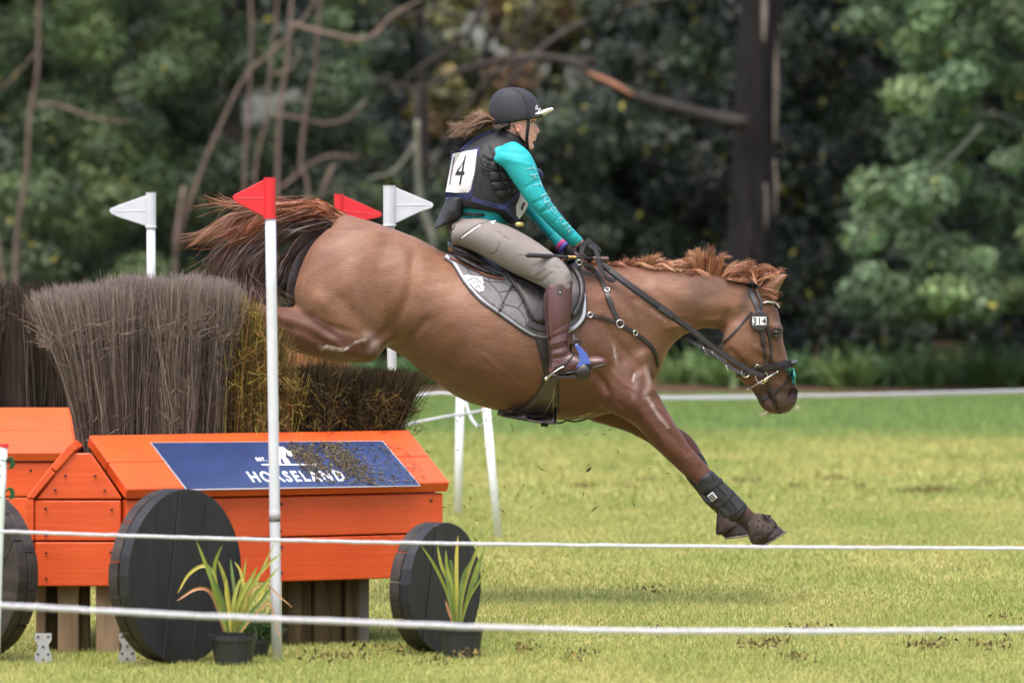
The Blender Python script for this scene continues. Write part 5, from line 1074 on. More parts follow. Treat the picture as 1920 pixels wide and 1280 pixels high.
mb = MB(); mb.lp([(839, 456, 842, 474, .06), (843, 450, 846, 482, .11), (855, 449, 856, 487, .15), (872, 456, 872, 492, .165), (900, 472, 896, 503, .155), (940, 494, 932, 522, .14), (980, 507, 975, 532, .13), (1030, 504, 1025, 534, .13), (1068, 490, 1066, 525, .11), (1084, 488, 1084, 512, .07)], n=32)
sv, sq = remesh(mb, .007, 3); obj('seat', sv, sq, M_lea, sad)
mb = MB(); mb.lp([(850, 474, 852, 482, .14), (862, 474, 862, 492, .19), (885, 484, 880, 504, .215), (915, 499, 908, 517, .225), (940, 510, 934, 523, .225), (950, 516, 946, 523, .21)], n=30); sv2, sq2 = remesh(mb, .007, 3); obj('panel', sv2, sq2, M_lea, sad)
SB = bvh_of((HV, HQ), (np.array([tuple(v) for v in PV]), PF), (sv, sq), (sv2, sq2))
mb = MB(); strap(mb, [(846, 484), (866, 496), (890, 508), (915, 519), (945, 525)], .010, .005, PB, .004); mb.build('panel_edge', M_lea2, sad)
mb = MB(); strap(mb, [(852, 473), (875, 480), (905, 493), (945, 512)], .006, .004, SB, .001); strap(mb, [(843, 452), (848, 449), (858, 452), (880, 463), (910, 481)], .006, .004, SB, .001); mb.build('welt', mat('edge_leather', (.05, .033, .028), .35, .5, .2), sad, smooth=True)
V, Fc = drape([tuple(p) for p in cr([(936, 500), (980, 510), (1030, 505), (1080, 492), (1092, 525), (1096, 556), (1083, 590), (1062, 604), (1030, 608), (1005, 606), (990, 590), (976, 560), (955, 530), (936, 500)], 4)][:-1], 8, PB, .012, .010, dome=.004); obj('flap', V, Fc, M_lea, sad); obj('flap', [Vector((p.x, -p.y, p.z)) for p in V], [tuple(reversed(f)) for f in Fc], M_lea, sad)
FBV = bvh_of((HV, HQ), (np.array([tuple(v) for v in V]), Fc), (np.array([tuple(v) for v in PV]), PF), (sv2, sq2))
pn_ = hit_dense(cr([(1070, 496), (1086, 520), (1091, 548), (1084, 575), (1072, 595)], 6), FBV, .004); mb = MB(); mb.tube([p for p, n in pn_], [.004] + [.013] * (len(pn_) - 2) + [.005], 12, 0, .8); mb.build('knee_roll', M_lea, sad, smooth=True)
mb = MB(); strap(mb, [(958, 522), (985, 530), (1005, 545), (1010, 570), (1000, 590)], .003, .0015, FBV, .001); strap(mb, [(966, 530), (985, 560), (990, 585), (1000, 602)], .003, .0015, FBV, .001); mb.build('stitching', mat('dark_thread', (.06, .05, .048), .7), sad)
pxpoly('cantle_emblem', [(841, 465), (843, 461), (845, 465), (849, 463), (847, 467), (851, 470), (846, 470), (844, 473), (842, 469)], SB, .002, M_gold, sad)
mb = MB(); strap(mb, [(964, 533), (952, 548), (941, 568), (936, 584)], .007, .003, PB, .006); mb.build('billet_strap', M_lea, sad); mb = MB(); strap(mb, [(966, 532), (978, 552), (985, 575), (990, 594)], .008, .003, PB, .008); mb.build('billet_strap', M_lea, sad)
gir = empty('girth', tuple(W(1030, 700, -.3)), 'dark girth with a wide belly guard under the horse', 'girth')
mb = MB(); strap(mb, [(1006, 604), (1020, 650), (1032, 700), (1036, 745), (1034, 780)], .055, .007, HB, .004); mb.build('girth_strap', M_lea, gir, smooth=False)
mb = MB(); strap(mb, [(988, 606), (1003, 612), (1022, 617)], .03, .005, PB, .01); mb.build('girth_end', M_lea, gir)
mb = MB(); mb.lp([(931, 774, 933, 779, .02), (938, 768, 942, 782, .07), (955, 765, 958, 784, .10), (985, 762, 985, 788, .12), (1015, 762, 1012, 792, .12), (1038, 764, 1038, 796, .10), (1046, 768, 1045, 790, .06)], n=26); gv, gq = remesh(mb, .007, 3); M_guard = mat('guard_leather', (.050, .036, .028), .38, .5, .3, (12, 12, 12), .3, coat=.15); obj('belly_guard', gv, gq, M_guard, gir)
V, Fc = drape([(1024, 700), (1046, 702), (1044, 760), (1042, 792), (1005, 788), (940, 776), (965, 768), (992, 755), (1010, 735), (1022, 712)], 7, HB, .006, .006); obj('guard_side', V, Fc, M_guard, gir)
GB2 = bvh_of((HV, HQ), (np.array([tuple(v) for v in V]), Fc), (gv, gq))
mb = MB(); strap(mb, [(1020, 700), (1014, 728), (992, 752), (962, 766), (936, 774)], .012, .006, GB2, .003); mb.build('guard_edge', M_lea, gir, smooth=True)
mb = MB(); strap(mb, [(1040, 724), (1034, 750), (1022, 776), (1036, 782), (1037, 750), (1040, 724)], .0025, .001, GB2, .001, sub=5); mb.build('stitching', mat('pale_thread', (.28, .22, .13), .7), gir)
MB().tube([W(1014, 796, 0), W(1028, 797, 0)], .008, 10).build('buckle', M_lea, gir); mb = MB(); mb.tube([W(x, y, 0) for x, y in [(1038, 790), (1050, 793), (1062, 788), (1075, 790), (1090, 788), (1105, 783), (1125, 775)]], .004, 8, 4); mb.build('martingale_strap', M_lea, gir, smooth=True)
def buckle(x, y, bv, par, r=.011, m=None): q, n, _ = hit(x, y, bv); MB().torus(q + n * .008, r, .0022, n, 16, 6).build('buckle', m or M_met, par, smooth=True)
bp = empty('breastplate', tuple(W(1160, 605, -.25)), 'dark leather breastplate straps meeting at a ring on the shoulder of the horse', 'harness')
for ln_, w_ in [([(1098, 500), (1118, 512), (1135, 545), (1147, 575), (1160, 604)], .019), ([(1088, 590), (1110, 592), (1135, 598), (1160, 605)], .014), ([(1163, 608), (1180, 618), (1200, 632), (1220, 650), (1230, 668), (1233, 685)], .018)]:
    mb = MB(); strap(mb, ln_, w_, .005, HB, .003); mb.build('strap', M_lea, bp, smooth=False)
    V_ = [far(p, HB, .006) for p, n in hit_dense(cr(ln_, 5), HB, 0)]; MB().tube(V_, w_ * .45, 6, 0, .4).build('strap', M_lea, bp)
for x, y in [(1138, 545), (1106, 591), (1190, 624)]: buckle(x, y, HB, bp)
q, n, _ = hit(1162, 607, HB); MB().torus(q + n * .007, .016, .003, n, 20, 6).build('ring', M_met, bp, smooth=True); mb = MB(); strap(mb, [(1138, 553), (1143, 565), (1147, 574)], .024, .004, HB, .007); mb.build('keeper', M_lea, bp)
br_ = empty('bridle', tuple(W(1420, 640, -.08)), 'dark leather bridle with thick noseband and a round number disc', 'bridle')
def bs(name, ln_, w_, th=.0045, m=None, off=.003): mb = MB(); strap(mb, ln_, w_, th, HB, off); return mb.build(name, m or M_lea, br_, smooth=False)
bs('crownpiece', [(1404, 530), (1408, 548), (1416, 568), (1423, 590)], .020, .007); bs('crownpiece', [(1412, 530), (1418, 545), (1425, 565), (1427, 590)], .012, .006, None, .006)
bs('throat_lash', [(1410, 584), (1395, 602), (1372, 628), (1350, 650)], .008); bs('cheekpiece', [(1426, 618), (1431, 640), (1434, 665), (1434, 690)], .013); bs('cheekpiece', [(1437, 612), (1443, 635), (1445, 660), (1444, 680)], .010)
bs('cheek_keeper', [(1429, 630), (1431, 648)], .020, .007); mbr = bs('browband', [(1427, 571), (1436, 567), (1447, 568), (1456, 577)], .012, .006, M_lea, .004)
mb = MB()
for p, n in hit_dense(cr([(1431, 569), (1440, 566), (1449, 568), (1456, 577)], 3), HB, .012): mb.ell(p, (.0045, .0045, .0045), 5)
mb.build('browband_beads', mat('pale_beads', (.62, .6, .5), .3, .5), mbr, smooth=True)
mb = MB(); mb.lp([(1416, 682, 1419, 698, .072, 0), (1416, 681, 1419, 699, .076, 0)], n=4) if 0 else None
nb_ = bs('noseband', [(1414, 694), (1425, 690), (1442, 688), (1462, 685), (1478, 682), (1486, 681)], .034, .009); bs('noseband_padding', [(1432, 691), (1455, 686), (1476, 681), (1487, 679)], .014, .008, None, .012)
for yy, z_ in ((-1, 0), (1, 0)): pass
P = [hit(1486, 681, HB)[0]]; P = [P[0] + Vector((.004, -.008, 0)), Vector((P[0].x + .016, 0, P[0].z + .006)), P[0] + Vector((.004, -2 * P[0].y + .008, 0))]; MB().tube(P, .014, 10, 6, .5).build('noseband_front', M_lea, br_, smooth=True)
bs('flash_strap', [(1488, 688), (1480, 705), (1466, 724), (1445, 740), (1428, 750)], .009); bs('flash_strap', [(1434, 712), (1444, 728), (1452, 742), (1455, 756)], .007); bs('chin_strap', [(1382, 704), (1396, 700), (1412, 694)], .018)
buckle(1420, 686, HB, br_, .009)
mb = MB(); q, n, _ = hit(1429, 706, HB); c_ = q + n * .012; mb.torus(c_, .026, .003, (0, -1, .05), 28, 8); mb.build('bit_ring', M_met, br_, smooth=True)
a, b = c_ + (W(1400, 730, c_.y) - W(1429, 706, c_.y)), c_ + (W(1459, 697, c_.y) - W(1429, 706, c_.y)); a = W(1402, 730, c_.y - .008); b = W(1458, 697, c_.y - .008); mb = MB(); mb.tube([a, b], [.0028, .0042], 8); mb.ell(a, (.004, .004, .004), 5); mb.ell(b, (.0052, .0052, .0052), 5); mb.build('bit_cheek', M_met, br_, smooth=True); MB().ell(W(1434, 714, c_.y - .01), (.008, .008, .009), 6).build('bit_joint', M_gold, br_, smooth=True)
q, n, _ = hit(1398, 698, HB); MB().torus(W(1398, 699, q.y - .01), .018, .0028, (.2, -1, .1), 24, 6).build('rein_ring', M_met, br_, smooth=True)
q, n, _ = hit(1423, 602, HB); dc = q + n * .016; ax = Vector((0, -1, .06)).normalized(); th = [i * 2 * math.pi / 36 for i in range(36)]; e1 = Vector((1, 0, 0)); e2 = Vector((0, .06, 1)).normalized(); rr = 18.5 / 440
dsk = [[dc + (e1 * math.cos(t_) + e2 * math.sin(t_)) * r_ + ax * o_ for t_ in th] for r_, o_ in ((rr, -.006), (rr, .002), (rr - .003, .005), (.003, .005))]
disc = MB().rings(dsk).build('number_disc', M_lea, br_, smooth=False)
for k, ch in enumerate('314'):
    c1 = dc + ax * .0062 + e1 * ((k - 1) * .0202) ; hw, hh = .0093, .0172
    MB().add([c1 - e1 * hw - e2 * hh, c1 + e1 * hw - e2 * hh, c1 + e1 * hw + e2 * hh, c1 - e1 * hw + e2 * hh], [(0, 1, 2, 3)]).build('number_tile', M_wh, disc)
    V, Fc = text_geo(ch, .040, .0012); wv = max(v[0] for v in V) + min(v[0] for v in V); obj('digit', [c1 + ax * .001 + e1 * (x - wv / 2) * .82 + e2 * (y - .0142) for x, y in V], Fc, M_lea, disc, smooth=False)
V, Fc = drape([(1471, 692), (1487, 690), (1490, 706), (1490, 721), (1484, 716), (1485, 708), (1479, 706), (1480, 699)], 4, HB, .003, .002); nose_t = obj('nose_patch', V, Fc, mat('teal_print', (.10, .48, .52), .6), br_, smooth=False, label='turquoise glitter patch on the front of the nose')
# reins
def strip(P, w_, th, up, name, m, par, **k):
    P = [Vector(p) for p in P]; PN = [(p, Vector(up)) for p in P]; mb = MB(); rings = []
    for i, (p, n) in enumerate(PN):
        t = (P[min(i + 1, len(P) - 1)] - P[max(i - 1, 0)]).normalized(); s_ = n.cross(t).normalized() * w_ / 2; u = t.cross(s_).normalized() * th / 2; rings.append([p + s_ + u, p + s_ - u, p - s_ - u, p - s_ + u])
    mb.rings(rings); return mb.build(name, m, par, **k)
def wpts(L, sub=8): return [W(*p) for p in cr(L, sub)]
rn = empty('reins', tuple(W(1250, 580, -.17)), 'long dark leather reins running from the bit to the hands of the rider', 'reins')
MAIN = [(1432, 704, -.082), (1398, 690, -.105), (1340, 652, -.135), (1300, 620, -.155), (1250, 583, -.178), (1190, 540, -.195), (1150, 510, -.175), (1118, 486, -.135)]
strip(wpts(MAIN), .020, .004, (0, -1, .2), 'rein', M_lea, rn); strip(wpts([(x, y + 4.5 + (3 if 1140 < x < 1300 else 0), z + .01) for x, y, z in MAIN[1:]]), .012, .004, (0, -1, .2), 'rein', M_lea, rn)
strip(wpts([(x, y, -z) for x, y, z in MAIN]), .020, .004, (0, -1, .2), 'rein', M_lea, rn)
strip(wpts([(1236, 574, -.19), (1248, 582, -.188), (1262, 592, -.184)], 3), .026, .008, (0, -1, .2), 'rein_stop', M_lea, rn)
strip(wpts([(1280, 630, .02), (1310, 648, .0), (1345, 668, -.03), (1375, 692, -.05), (1398, 703, -.07)]), .014, .004, (0, -1, .2), 'martingale_fork', M_lea, rn); strip(wpts([(1318, 655, -.015), (1335, 663, -.02), (1350, 668, -.02)], 3), .026, .01, (0, -1, .2), 'martingale_fork', M_lea, rn)
for x, y, z, r_ in [(1320, 656, -.02, .02), (1336, 663, -.03, .012), (1363, 689, -.055, .014)]: MB().torus(W(x, y, z), r_, .0022, (1, .1, .5), 18, 6).build('martingale_ring', M_met, rn, smooth=True)
for L_ in ([(1096, 462, -.17), (1103, 449, -.165), (1113, 462, -.165), (1122, 478, -.17), (1127, 500, -.175), (1136, 520, -.18), (1150, 527, -.175), (1154, 518, -.17), (1142, 505, -.17), (1128, 492, -.165)], [(1092, 470, -.16), (1104, 460, -.175), (1116, 470, -.18), (1121, 490, -.185), (1128, 508, -.19), (1142, 522, -.19), (1150, 523, -.185)]): strip(wpts(L_), .013, .0035, (.1, -1, .1), 'rein_loop', M_lea, rn)
strip(wpts([(1093, 460, -.185), (1089, 478, -.19), (1085, 497, -.185)], 3), .020, .005, (0, -1, 0), 'rein_loop', M_lea, rn); strip(wpts([(1086, 495, -.18), (1096, 494, -.17), (1108, 500, -.16), (1116, 512, -.15)], 6), .016, .004, (0, -1, .2), 'rein_loop', M_lea, rn); strip(wpts([(1084, 498, -.18), (1095, 510, -.18), (1108, 516, -.17), (1118, 514, -.16)], 6), .010, .004, (0, -1, .2), 'rein_loop', M_lea, rn)
MB().torus(W(1086, 492, -.19), .011, .0022, (0, 1, 0), 14, 6).build('buckle', M_met, rn, smooth=True)
# protective boots on the forelegs
M_neo = mat('black_neoprene', (.020, .019, .020), .6, .35, .25, (60, 60, 60), .5, bdist=.003); M_rub = mat('muddy_rubber', (.050, .036, .030), .8, .2, .4, (25, 25, 25), .5, col2=(.085, .062, .050), bdist=.004)
lb = empty('leg_boot', tuple(W(1350, 920, -.15)), 'black tendon boot with a white square tag on the near foreleg', 'leg boot', 'tendon boots on the forelegs')
mb = MB(); mb.lp([(1332, 880, 1302, 902, .046, -.15), (1340, 886, 1305, 906, .053, -.15), (1354, 900, 1315, 931, .049, -.15), (1370, 915, 1334, 949, .046, -.15), (1387, 932, 1354, 962, .044, -.15), (1400, 946, 1370, 977, .047, -.15), (1402, 951, 1378, 979, .044, -.15)], n=26); mb.lp([(1352, 940, 1326, 930, .02, -.17), (1366, 956, 1340, 952, .022, -.17), (1378, 972, 1358, 970, .022, -.17)], n=12)
bvv, bq = remesh(mb, .006, 2); obj('shell', bvv, bq, M_neo, lb); LB = bvh_of((bvv, bq))
for ln_, w_ in [([(1318, 921), (1335, 912), (1352, 899)], .020), ([(1338, 950), (1356, 940), (1374, 921)], .02), ([(1360, 968), (1380, 958), (1396, 944)], .012), ([(1334, 890), (1350, 915), (1372, 940), (1386, 958)], .006)]: mb = MB(); strap(mb, ln_, w_, .004, LB, .001); mb.build('strap', M_neo, lb)
MB().add([W(x, y, -.22) for x, y in [(1316, 924), (1330, 938), (1334, 944), (1318, 936)]] + [W(x, y, -.19) for x, y in [(1316, 924), (1330, 938), (1334, 944), (1318, 936)]], [(0, 1, 2, 3), (7, 6, 5, 4), (0, 4, 5, 1), (1, 5, 6, 2), (2, 6, 7, 3), (3, 7, 4, 0)]).build('strap_end', M_neo, lb)
pxpoly('tag', [(1326, 929), (1336, 921), (1345, 932), (1335, 940)], LB, .002, M_wh, lb); pxpoly('tag_print', [(1329, 930), (1336, 924), (1342, 932), (1335, 937)], LB, .004, M_neo, lb); mb = MB(); strap(mb, [(1332, 931), (1337, 927)], .002, .001, LB, .006); strap(mb, [(1334, 934), (1339, 930)], .002, .001, LB, .006); mb.build('tag_print', M_wh, lb)
lb2 = empty('leg_boot', tuple(W(1320, 870, .14)), 'black tendon boot on the far foreleg, mostly hidden behind the near leg', 'leg boot', 'tendon boots on the forelegs')
mb = MB(); mb.lp([(1309, 843, 1268, 864, .052, .14), (1320, 856, 1278, 882, .050, .14), (1329, 876, 1290, 901, .049, .14), (1340, 898, 1304, 918, .043, .14), (1354, 922, 1322, 942, .038, .14), (1366, 940, 1338, 957, .038, .14)], n=24); v_, q_ = remesh(mb, .007, 2); obj('shell', v_, q_, M_neo, lb2)
def bell(label, st, y, dots, shoe):
    b = empty('bell_boot', tuple(W(st[0][0], st[0][1], y)), label, 'bell boot', 'muddy bell boots over the front hooves'); mb = MB(); mb.lp([(*s[:4], s[4], y) for s in st], n=28); v_, q_ = remesh(mb, .006, 2); N_ = normals(v_, q_); v_ = v_ + N_ * (snoise(v_[:, 0] + v_[:, 1], v_[:, 2], 60, 4) * .0018)[:, None]
    obj('cuff', v_, q_, M_rub, b); BB = bvh_of((v_, q_))
    for x, yy in dots: q, n, ok = hit(x, yy, BB); MB().ell(q + n * .0005, (.0042, .0042, .0042), 5).build('hole', M_neo, b) if ok else None
    return b, BB
b, BB = bell('muddy brown bell boot with rows of holes on the near front hoof', [(1420, 960, 1398, 984, .042), (1434, 964, 1401, 996, .054), (1450, 973, 1405, 1010, .064), (1458, 983, 1412, 1020, .069), (1456, 988, 1420, 1020, .06)], -.15, [(1422, 975), (1433, 972), (1443, 978), (1420, 986), (1431, 984), (1441, 988), (1418, 997), (1430, 996), (1440, 998), (1450, 986), (1424, 1007), (1436, 1006)], None)
MB().tube([W(1430, 963, -.17), W(1437, 966, -.2), W(1444, 966, -.19), W(1440, 971, -.21)], [.003, .009, .006, .002], 8, 4, .4).build('tab', M_neo, b, smooth=True)
b2, _ = bell('black muddy bell boot on the far front hoof, tipped back', [(1366, 952, 1345, 958, .042), (1377, 966, 1343, 976, .052), (1388, 980, 1342, 1000, .062), (1378, 988, 1348, 1003, .055)], .14, [], None)
# iron shoes
M_iron = mat('worn_iron', (.16, .14, .125), .5, .5, .3, (40, 40, 40), metal=.6)
sh = hroot
for pts, y, hw in (([(1473, 996), (1462, 1010), (1440, 1022), (1424, 1026)], -.15, .055), ([(1408, 1001), (1395, 1008), (1375, 1010), (1360, 1008)], .14, .055)):
    A = W(*pts[0], y); B = W(*pts[-1], y); P = [B + Vector((0, -hw * .8, 0)), (A + B) / 2 + Vector((0, -hw, 0)), A * .88 + B * .12 + Vector((0, -hw * .6, 0)), A, A * .88 + B * .12 + Vector((0, hw * .6, 0)), (A + B) / 2 + Vector((0, hw, 0)), B + Vector((0, hw * .8, 0))]
    MB().tube(P, .0042, 8, 6).build('horseshoe', M_iron, hroot, smooth=True)

# ------------------------------------------------------------------ rider
rider = empty('person', tuple(W(950, 480, 0)), 'woman rider in turquoise shirt, black body protector and helmet, leaning over the saddle', 'person')
M_skin = mat('skin', lin(212, 160, 146), .5, .4, .06, (20, 20, 20), .1); M_shirt = mat('teal_jersey', lin(34, 156, 160), .62, .3, .05, (20, 20, 20), .12, bdist=.004); M_vest = mat('black_nylon', (.013, .013, .015), .6, .35, .2, (60, 60, 60), .5, bdist=.003)
M_bre = mat('taupe_breeches', lin(120, 113, 109), .8, .25, .05, (30, 30, 30), .2, bdist=.003); M_boot = mat('oxblood_boot', (.085, .035, .034), .38, .5, .2, (14, 14, 14), .2, coat=.12); M_navy = mat('navy_binding', (.018, .022, .075), .65); M_glove = mat('black_glove', (.012, .012, .014), .55, .4, .3, (60, 60, 60), .5, bdist=.002)
M_helm = mat('helmet_cloth', (.030, .029, .036), .7, .3, .1, (90, 90, 90), .35, bdist=.002); M_hair2 = M_hair
NARM = [(950, 268, 932, 288, .04, -.13), (966, 266, 926, 302, .055, -.18), (990, 283, 943, 314, .060, -.20), (1004, 307, 957, 334, .057, -.21), (1013, 336, 972, 355, .053, -.215), (1026, 365, 988, 379, .049, -.22), (1042, 391, 1010, 403, .046, -.215), (1062, 415, 1034, 428, .042, -.20), (1080, 434, 1058, 450, .036, -.175), (1094, 449, 1074, 464, .031, -.155)]
FARM = [(940, 268, 918, 296, .05, .14), (970, 280, 935, 310, .06, .185), (985, 325, 955, 345, .056, .21), (1002, 368, 972, 385, .05, .215), (1022, 396, 996, 412, .046, .20), (1046, 424, 1024, 442, .040, .16), (1070, 450, 1047, 470, .034, .12)]
def slim(st, k): return [(*[(a * (1 + k) + b * (1 - k)) / 2 for a, b in ((s[0], s[2]), (s[1], s[3]))], *[(b * (1 + k) + a * (1 - k)) / 2 for a, b in ((s[0], s[2]), (s[1], s[3]))], s[4] * k, *s[5:]) for s in st]
TOR = [(848, 448, 915, 468, .16), (846, 420, 935, 445, .165), (852, 396, 950, 420, .145), (858, 365, 965, 392, .145), (866, 335, 978, 355, .155), (878, 300, 982, 322, .165), (898, 272, 982, 292, .16), (920, 255, 978, 274, .10), (932, 246, 976, 266, .06)]
THI = [(848, 418, 846, 462, .09, -.09), (885, 408, 862, 462, .105, -.12), (922, 414, 893, 474, .10, -.17), (958, 426, 926, 492, .092, -.215), (992, 444, 958, 510, .082, -.25), (1022, 464, 992, 526, .072, -.285), (1050, 486, 1020, 540, .064, -.325), (1068, 508, 1035, 556, .058, -.355), (1074, 535, 1040, 572, .052, -.36)]
LEG = [(1074, 524, 1024, 540, .055, -.36), (1073, 550, 1019, 556, .057, -.365), (1072, 580, 1021, 590, .058, -.37), (1068, 610, 1023, 618, .052, -.375), (1065, 636, 1027, 640, .044, -.38), (1066, 652, 1029, 662, .038, -.385), (1072, 662, 1030, 685, .037, -.385), (1078, 676, 1032, 702, .037, -.385)]
FOOT = [(1028, 690, 1032, 708, .030, -.385), (1040, 668, 1045, 708, .036, -.385), (1070, 662, 1068, 703, .038, -.39), (1092, 668, 1094, 696, .042, -.40), (1115, 667, 1118, 692, .043, -.41), (1132, 670, 1134, 686, .032, -.415), (1137, 675, 1137, 681, .014, -.415)]
NECK = [(934, 262, 976, 276, .062), (936, 248, 980, 262, .057), (938, 236, 984, 250, .055), (945, 215, 985, 235, .055)]
HEAD = [(950, 170, 975, 170, .03), (932, 184, 997, 184, .066), (925, 204, 1004, 204, .077), (925, 222, 1004, 222, .078), (930, 236, 1003, 236, .076), (938, 248, 1002, 248, .072), (950, 258, 1001, 259, .064), (962, 267, 999, 268, .052), (972, 275, 998, 276, .036), (980, 279, 996, 281, .022)]
bm = MB(); bm.lp(slim(TOR, .9)); bm.lp(NECK); bm.lp(HEAD, n=32)
bm.lp([(999, 226, 1001, 230, .010), (1000, 234, 1007, 236, .011), (1002, 241, 1012, 246, .014), (1002, 247, 1009, 250, .014), (1000, 250, 1003, 252, .006)], n=12, sub=3)   # nose
bm.ell(W(1001, 256, 0), (.014, .022, .0065), 6); bm.ell(W(1000.5, 262, 0), (.013, .020, .0065), 6); bm.ell(W(994, 275, 0), (.017, .022, .015), 6); bm.ell(W(1000, 224, 0), (.014, .05, .012), 6)
for s in (-1, 1): bm.lp(slim(NARM if s < 0 else FARM, .86)); bm.lp(slim(THI, .9), mir=-s if s > 0 else 1); bm.lp(slim(LEG, .85), mir=-s if s > 0 else 1); bm.lp(slim(FOOT, .85), mir=-s if s > 0 else 1); bm.ell(W(970, 242, s * .076), (.014, .008, .024), 7)
def fist(mb, w0, w1, s, k=1.0):
    """a closed riding hand: w0 wrist, w1 knuckle row centre (pixels + y); s = side of the back of the hand"""
    a = W(*w0); b = W(*w1); f_ = (b - a).normalized(); out = Vector((0, s, 0)); dn = f_.cross(out) * (1 if f_.cross(out).z < 0 else -1); mb.tube([a, a * .5 + b * .5, b], [.026 * k, .031 * k, .030 * k], 12, 4, .62, up=tuple(out))
    for i in range(4):
        kn = b + dn * (-.030 + .0195 * i) * k + out * .010; L_ = (.030, .033, .031, .026)[i] * k; r = (.0100, .0103, .0098, .0088)[i] * k
        mb.tube([kn - f_ * .022, kn, kn + f_ * L_ * .75 - out * .006, kn + f_ * L_ * .80 - out * (.032), kn + f_ * .004 - out * .043, kn - f_ * .012 - out * .036], [r * .9, r * 1.1, r, r * .95, r * .9, r * .75], 10, 4)
    t0 = a * .55 + b * .45 - dn * .022 - out * .014; mb.tube([t0, t0 + f_ * .022 - dn * .012 - out * .006, t0 + f_ * .048 - dn * .014 - out * .010, t0 + f_ * .066 - dn * .008 - out * .008], [.014, .0125, .0108, .008], 10, 4)
HN_ = ((1086, 457, -.155), (1106, 474, -.142)); HF_ = ((1061, 462, .115), (1082, 476, .085))
fist(bm, *HN_, -1, .86); fist(bm, *HF_, 1, .86)
bV, bQ = remesh(bm, .0058, 3, -.45); bN = normals(bV, bQ)
bV = sculpt(bV, bN, [([(998, 231), (1003, 232)], .008, -.006, 0), ([(1003, 259), (996, 259)], .003, -.006, 0), ([(990, 246), (996, 238)], .010, .003, 0), ([(998, 268), (1002, 268)], .005, -.004, 0), ([(985, 250), (988, 262)], .012, -.002, 0)], 0)
obj('body', bV, bQ, M_skin, rider)
for s in (-1, 1): mbx = MB(); mbx.torus(W(970, 241, s * .083), .0125, .0042, (.15, 1, .05), 16, 6); mbx.build('ear', mat('ear_skin', lin(214, 140, 122), .5), rider, smooth=True)
for s in (-1, 1): q = W(998.5, 231, s * .034); e_ = MB().ell(q, (.0095, .009, .0085), 8).build('eye', mat('eye_white', (.6, .58, .55), .2, .5), rider, smooth=True); MB().ell(q + Vector((.0055, s * .003, 0)), (.0048, .0045, .0048), 6).build('iris', M_eye, e_, smooth=True); MB().tube([q + Vector((-.004, s * .010, .006)), q + Vector((.008, s * .004, .0085)), q + Vector((.012, s * -.002, .004))], .0022, 6, 4).build('eyelash', M_hairdark if 0 else M_glove, rider, smooth=True)
MB().tube([W(1003, 258.5, -.014), W(1004.5, 258.8, 0), W(1003, 258.5, .014)], .0028, 8, 4).build('lips', mat('lips', lin(176, 92, 84), .5), rider, smooth=True); MB().tube([W(992, 224, -.05), W(1000, 223, -.035), W(1005, 225, -.014)], .003, 6, 4, .6).build('eyebrow', mat('eyebrow', (.05, .03, .02), .8), rider)
# hair: dark roots under the helmet and the flying ponytail
packs = []
for i in range(34):
    u = R.random(); y0 = R.uniform(-.03, .03); e_ = (R.uniform(846, 880), 246 + R.gauss(0, 7)); mid = (R.uniform(880, 895), 232 + R.gauss(0, 7))
    if i % 5 == 0: e_ = (R.uniform(868, 905), R.uniform(205, 228)); mid = (900, 220)
    P_ = [W(928 + R.uniform(-4, 4), 228 + R.uniform(-6, 6), y0), W(910, 226 + R.gauss(0, 6), y0 - .01), W(*mid, y0 - .02), W(*e_, y0 + R.gauss(0, .02))]; packs.append(hairlock((P_[0], P_[0] + Vector((.005, .01, .005))), [p_ - P_[0] for p_ in P_[1:]], 46, .007, 8, .002))
emit_hair('ponytail', packs, [lin(128, 98, 76), lin(104, 76, 58), lin(150, 118, 92)], rider, .0017)
packs = [hairlock((W(938, 238, -.075), W(956, 232, -.08)), [Vector((-.01, -.006, -.004)), Vector((-.025, -.002, -.008))], 60, .006, 5) for _ in range(6)]; emit_hair('hair', packs, [lin(70, 50, 40)], rider, .0018)
# clothes
mb = MB(); mb.lp(TOR, n=36); mb.lp(NARM, n=26); mb.lp(FARM, n=26)
shV, shQ = remesh(mb, .0068, 4); shN = normals(shV, shQ)
fold = [([(1008, 340), (985, 352)], .005, -.004, 0), ([(1020, 372), (1000, 382)], .005, -.005, 0), ([(1036, 388), (1016, 398)], .005, -.006, 0), ([(1030, 376), (1012, 392)], .004, .004, 0), ([(1052, 404), (1036, 420)], .004, -.004, 0), ([(1076, 436), (1062, 446)], .003, -.003, 0), ([(1082, 442), (1070, 454)], .003, .003, 0), ([(945, 285), (985, 290)], .012, -.004, 0), ([(950, 300), (995, 310)], .006, .003, 0), ([(1048, 430), (1030, 444)], .004, -.004, 1), ([(1060, 445), (1044, 458)], .003, -.003, 1), ([(990, 330), (1010, 372), (1060, 425)], .004, -.0015, 0)]
shV = sculpt(shV, shN, fold); obj('shirt', shV, shQ, M_shirt, rider); SHB = bvh_of((shV, shQ))
mb = MB(); mb.lp([(847, 452, 905, 470, .15), (841, 430, 926, 450, .172), (843, 412, 950, 430, .160), (846, 404, 956, 422, .155)], n=36)
for s in (1, -1): mb.lp(THI, n=30, mir=s)
brV, brQ = remesh(mb, .007, 5); brN = normals(brV, brQ)
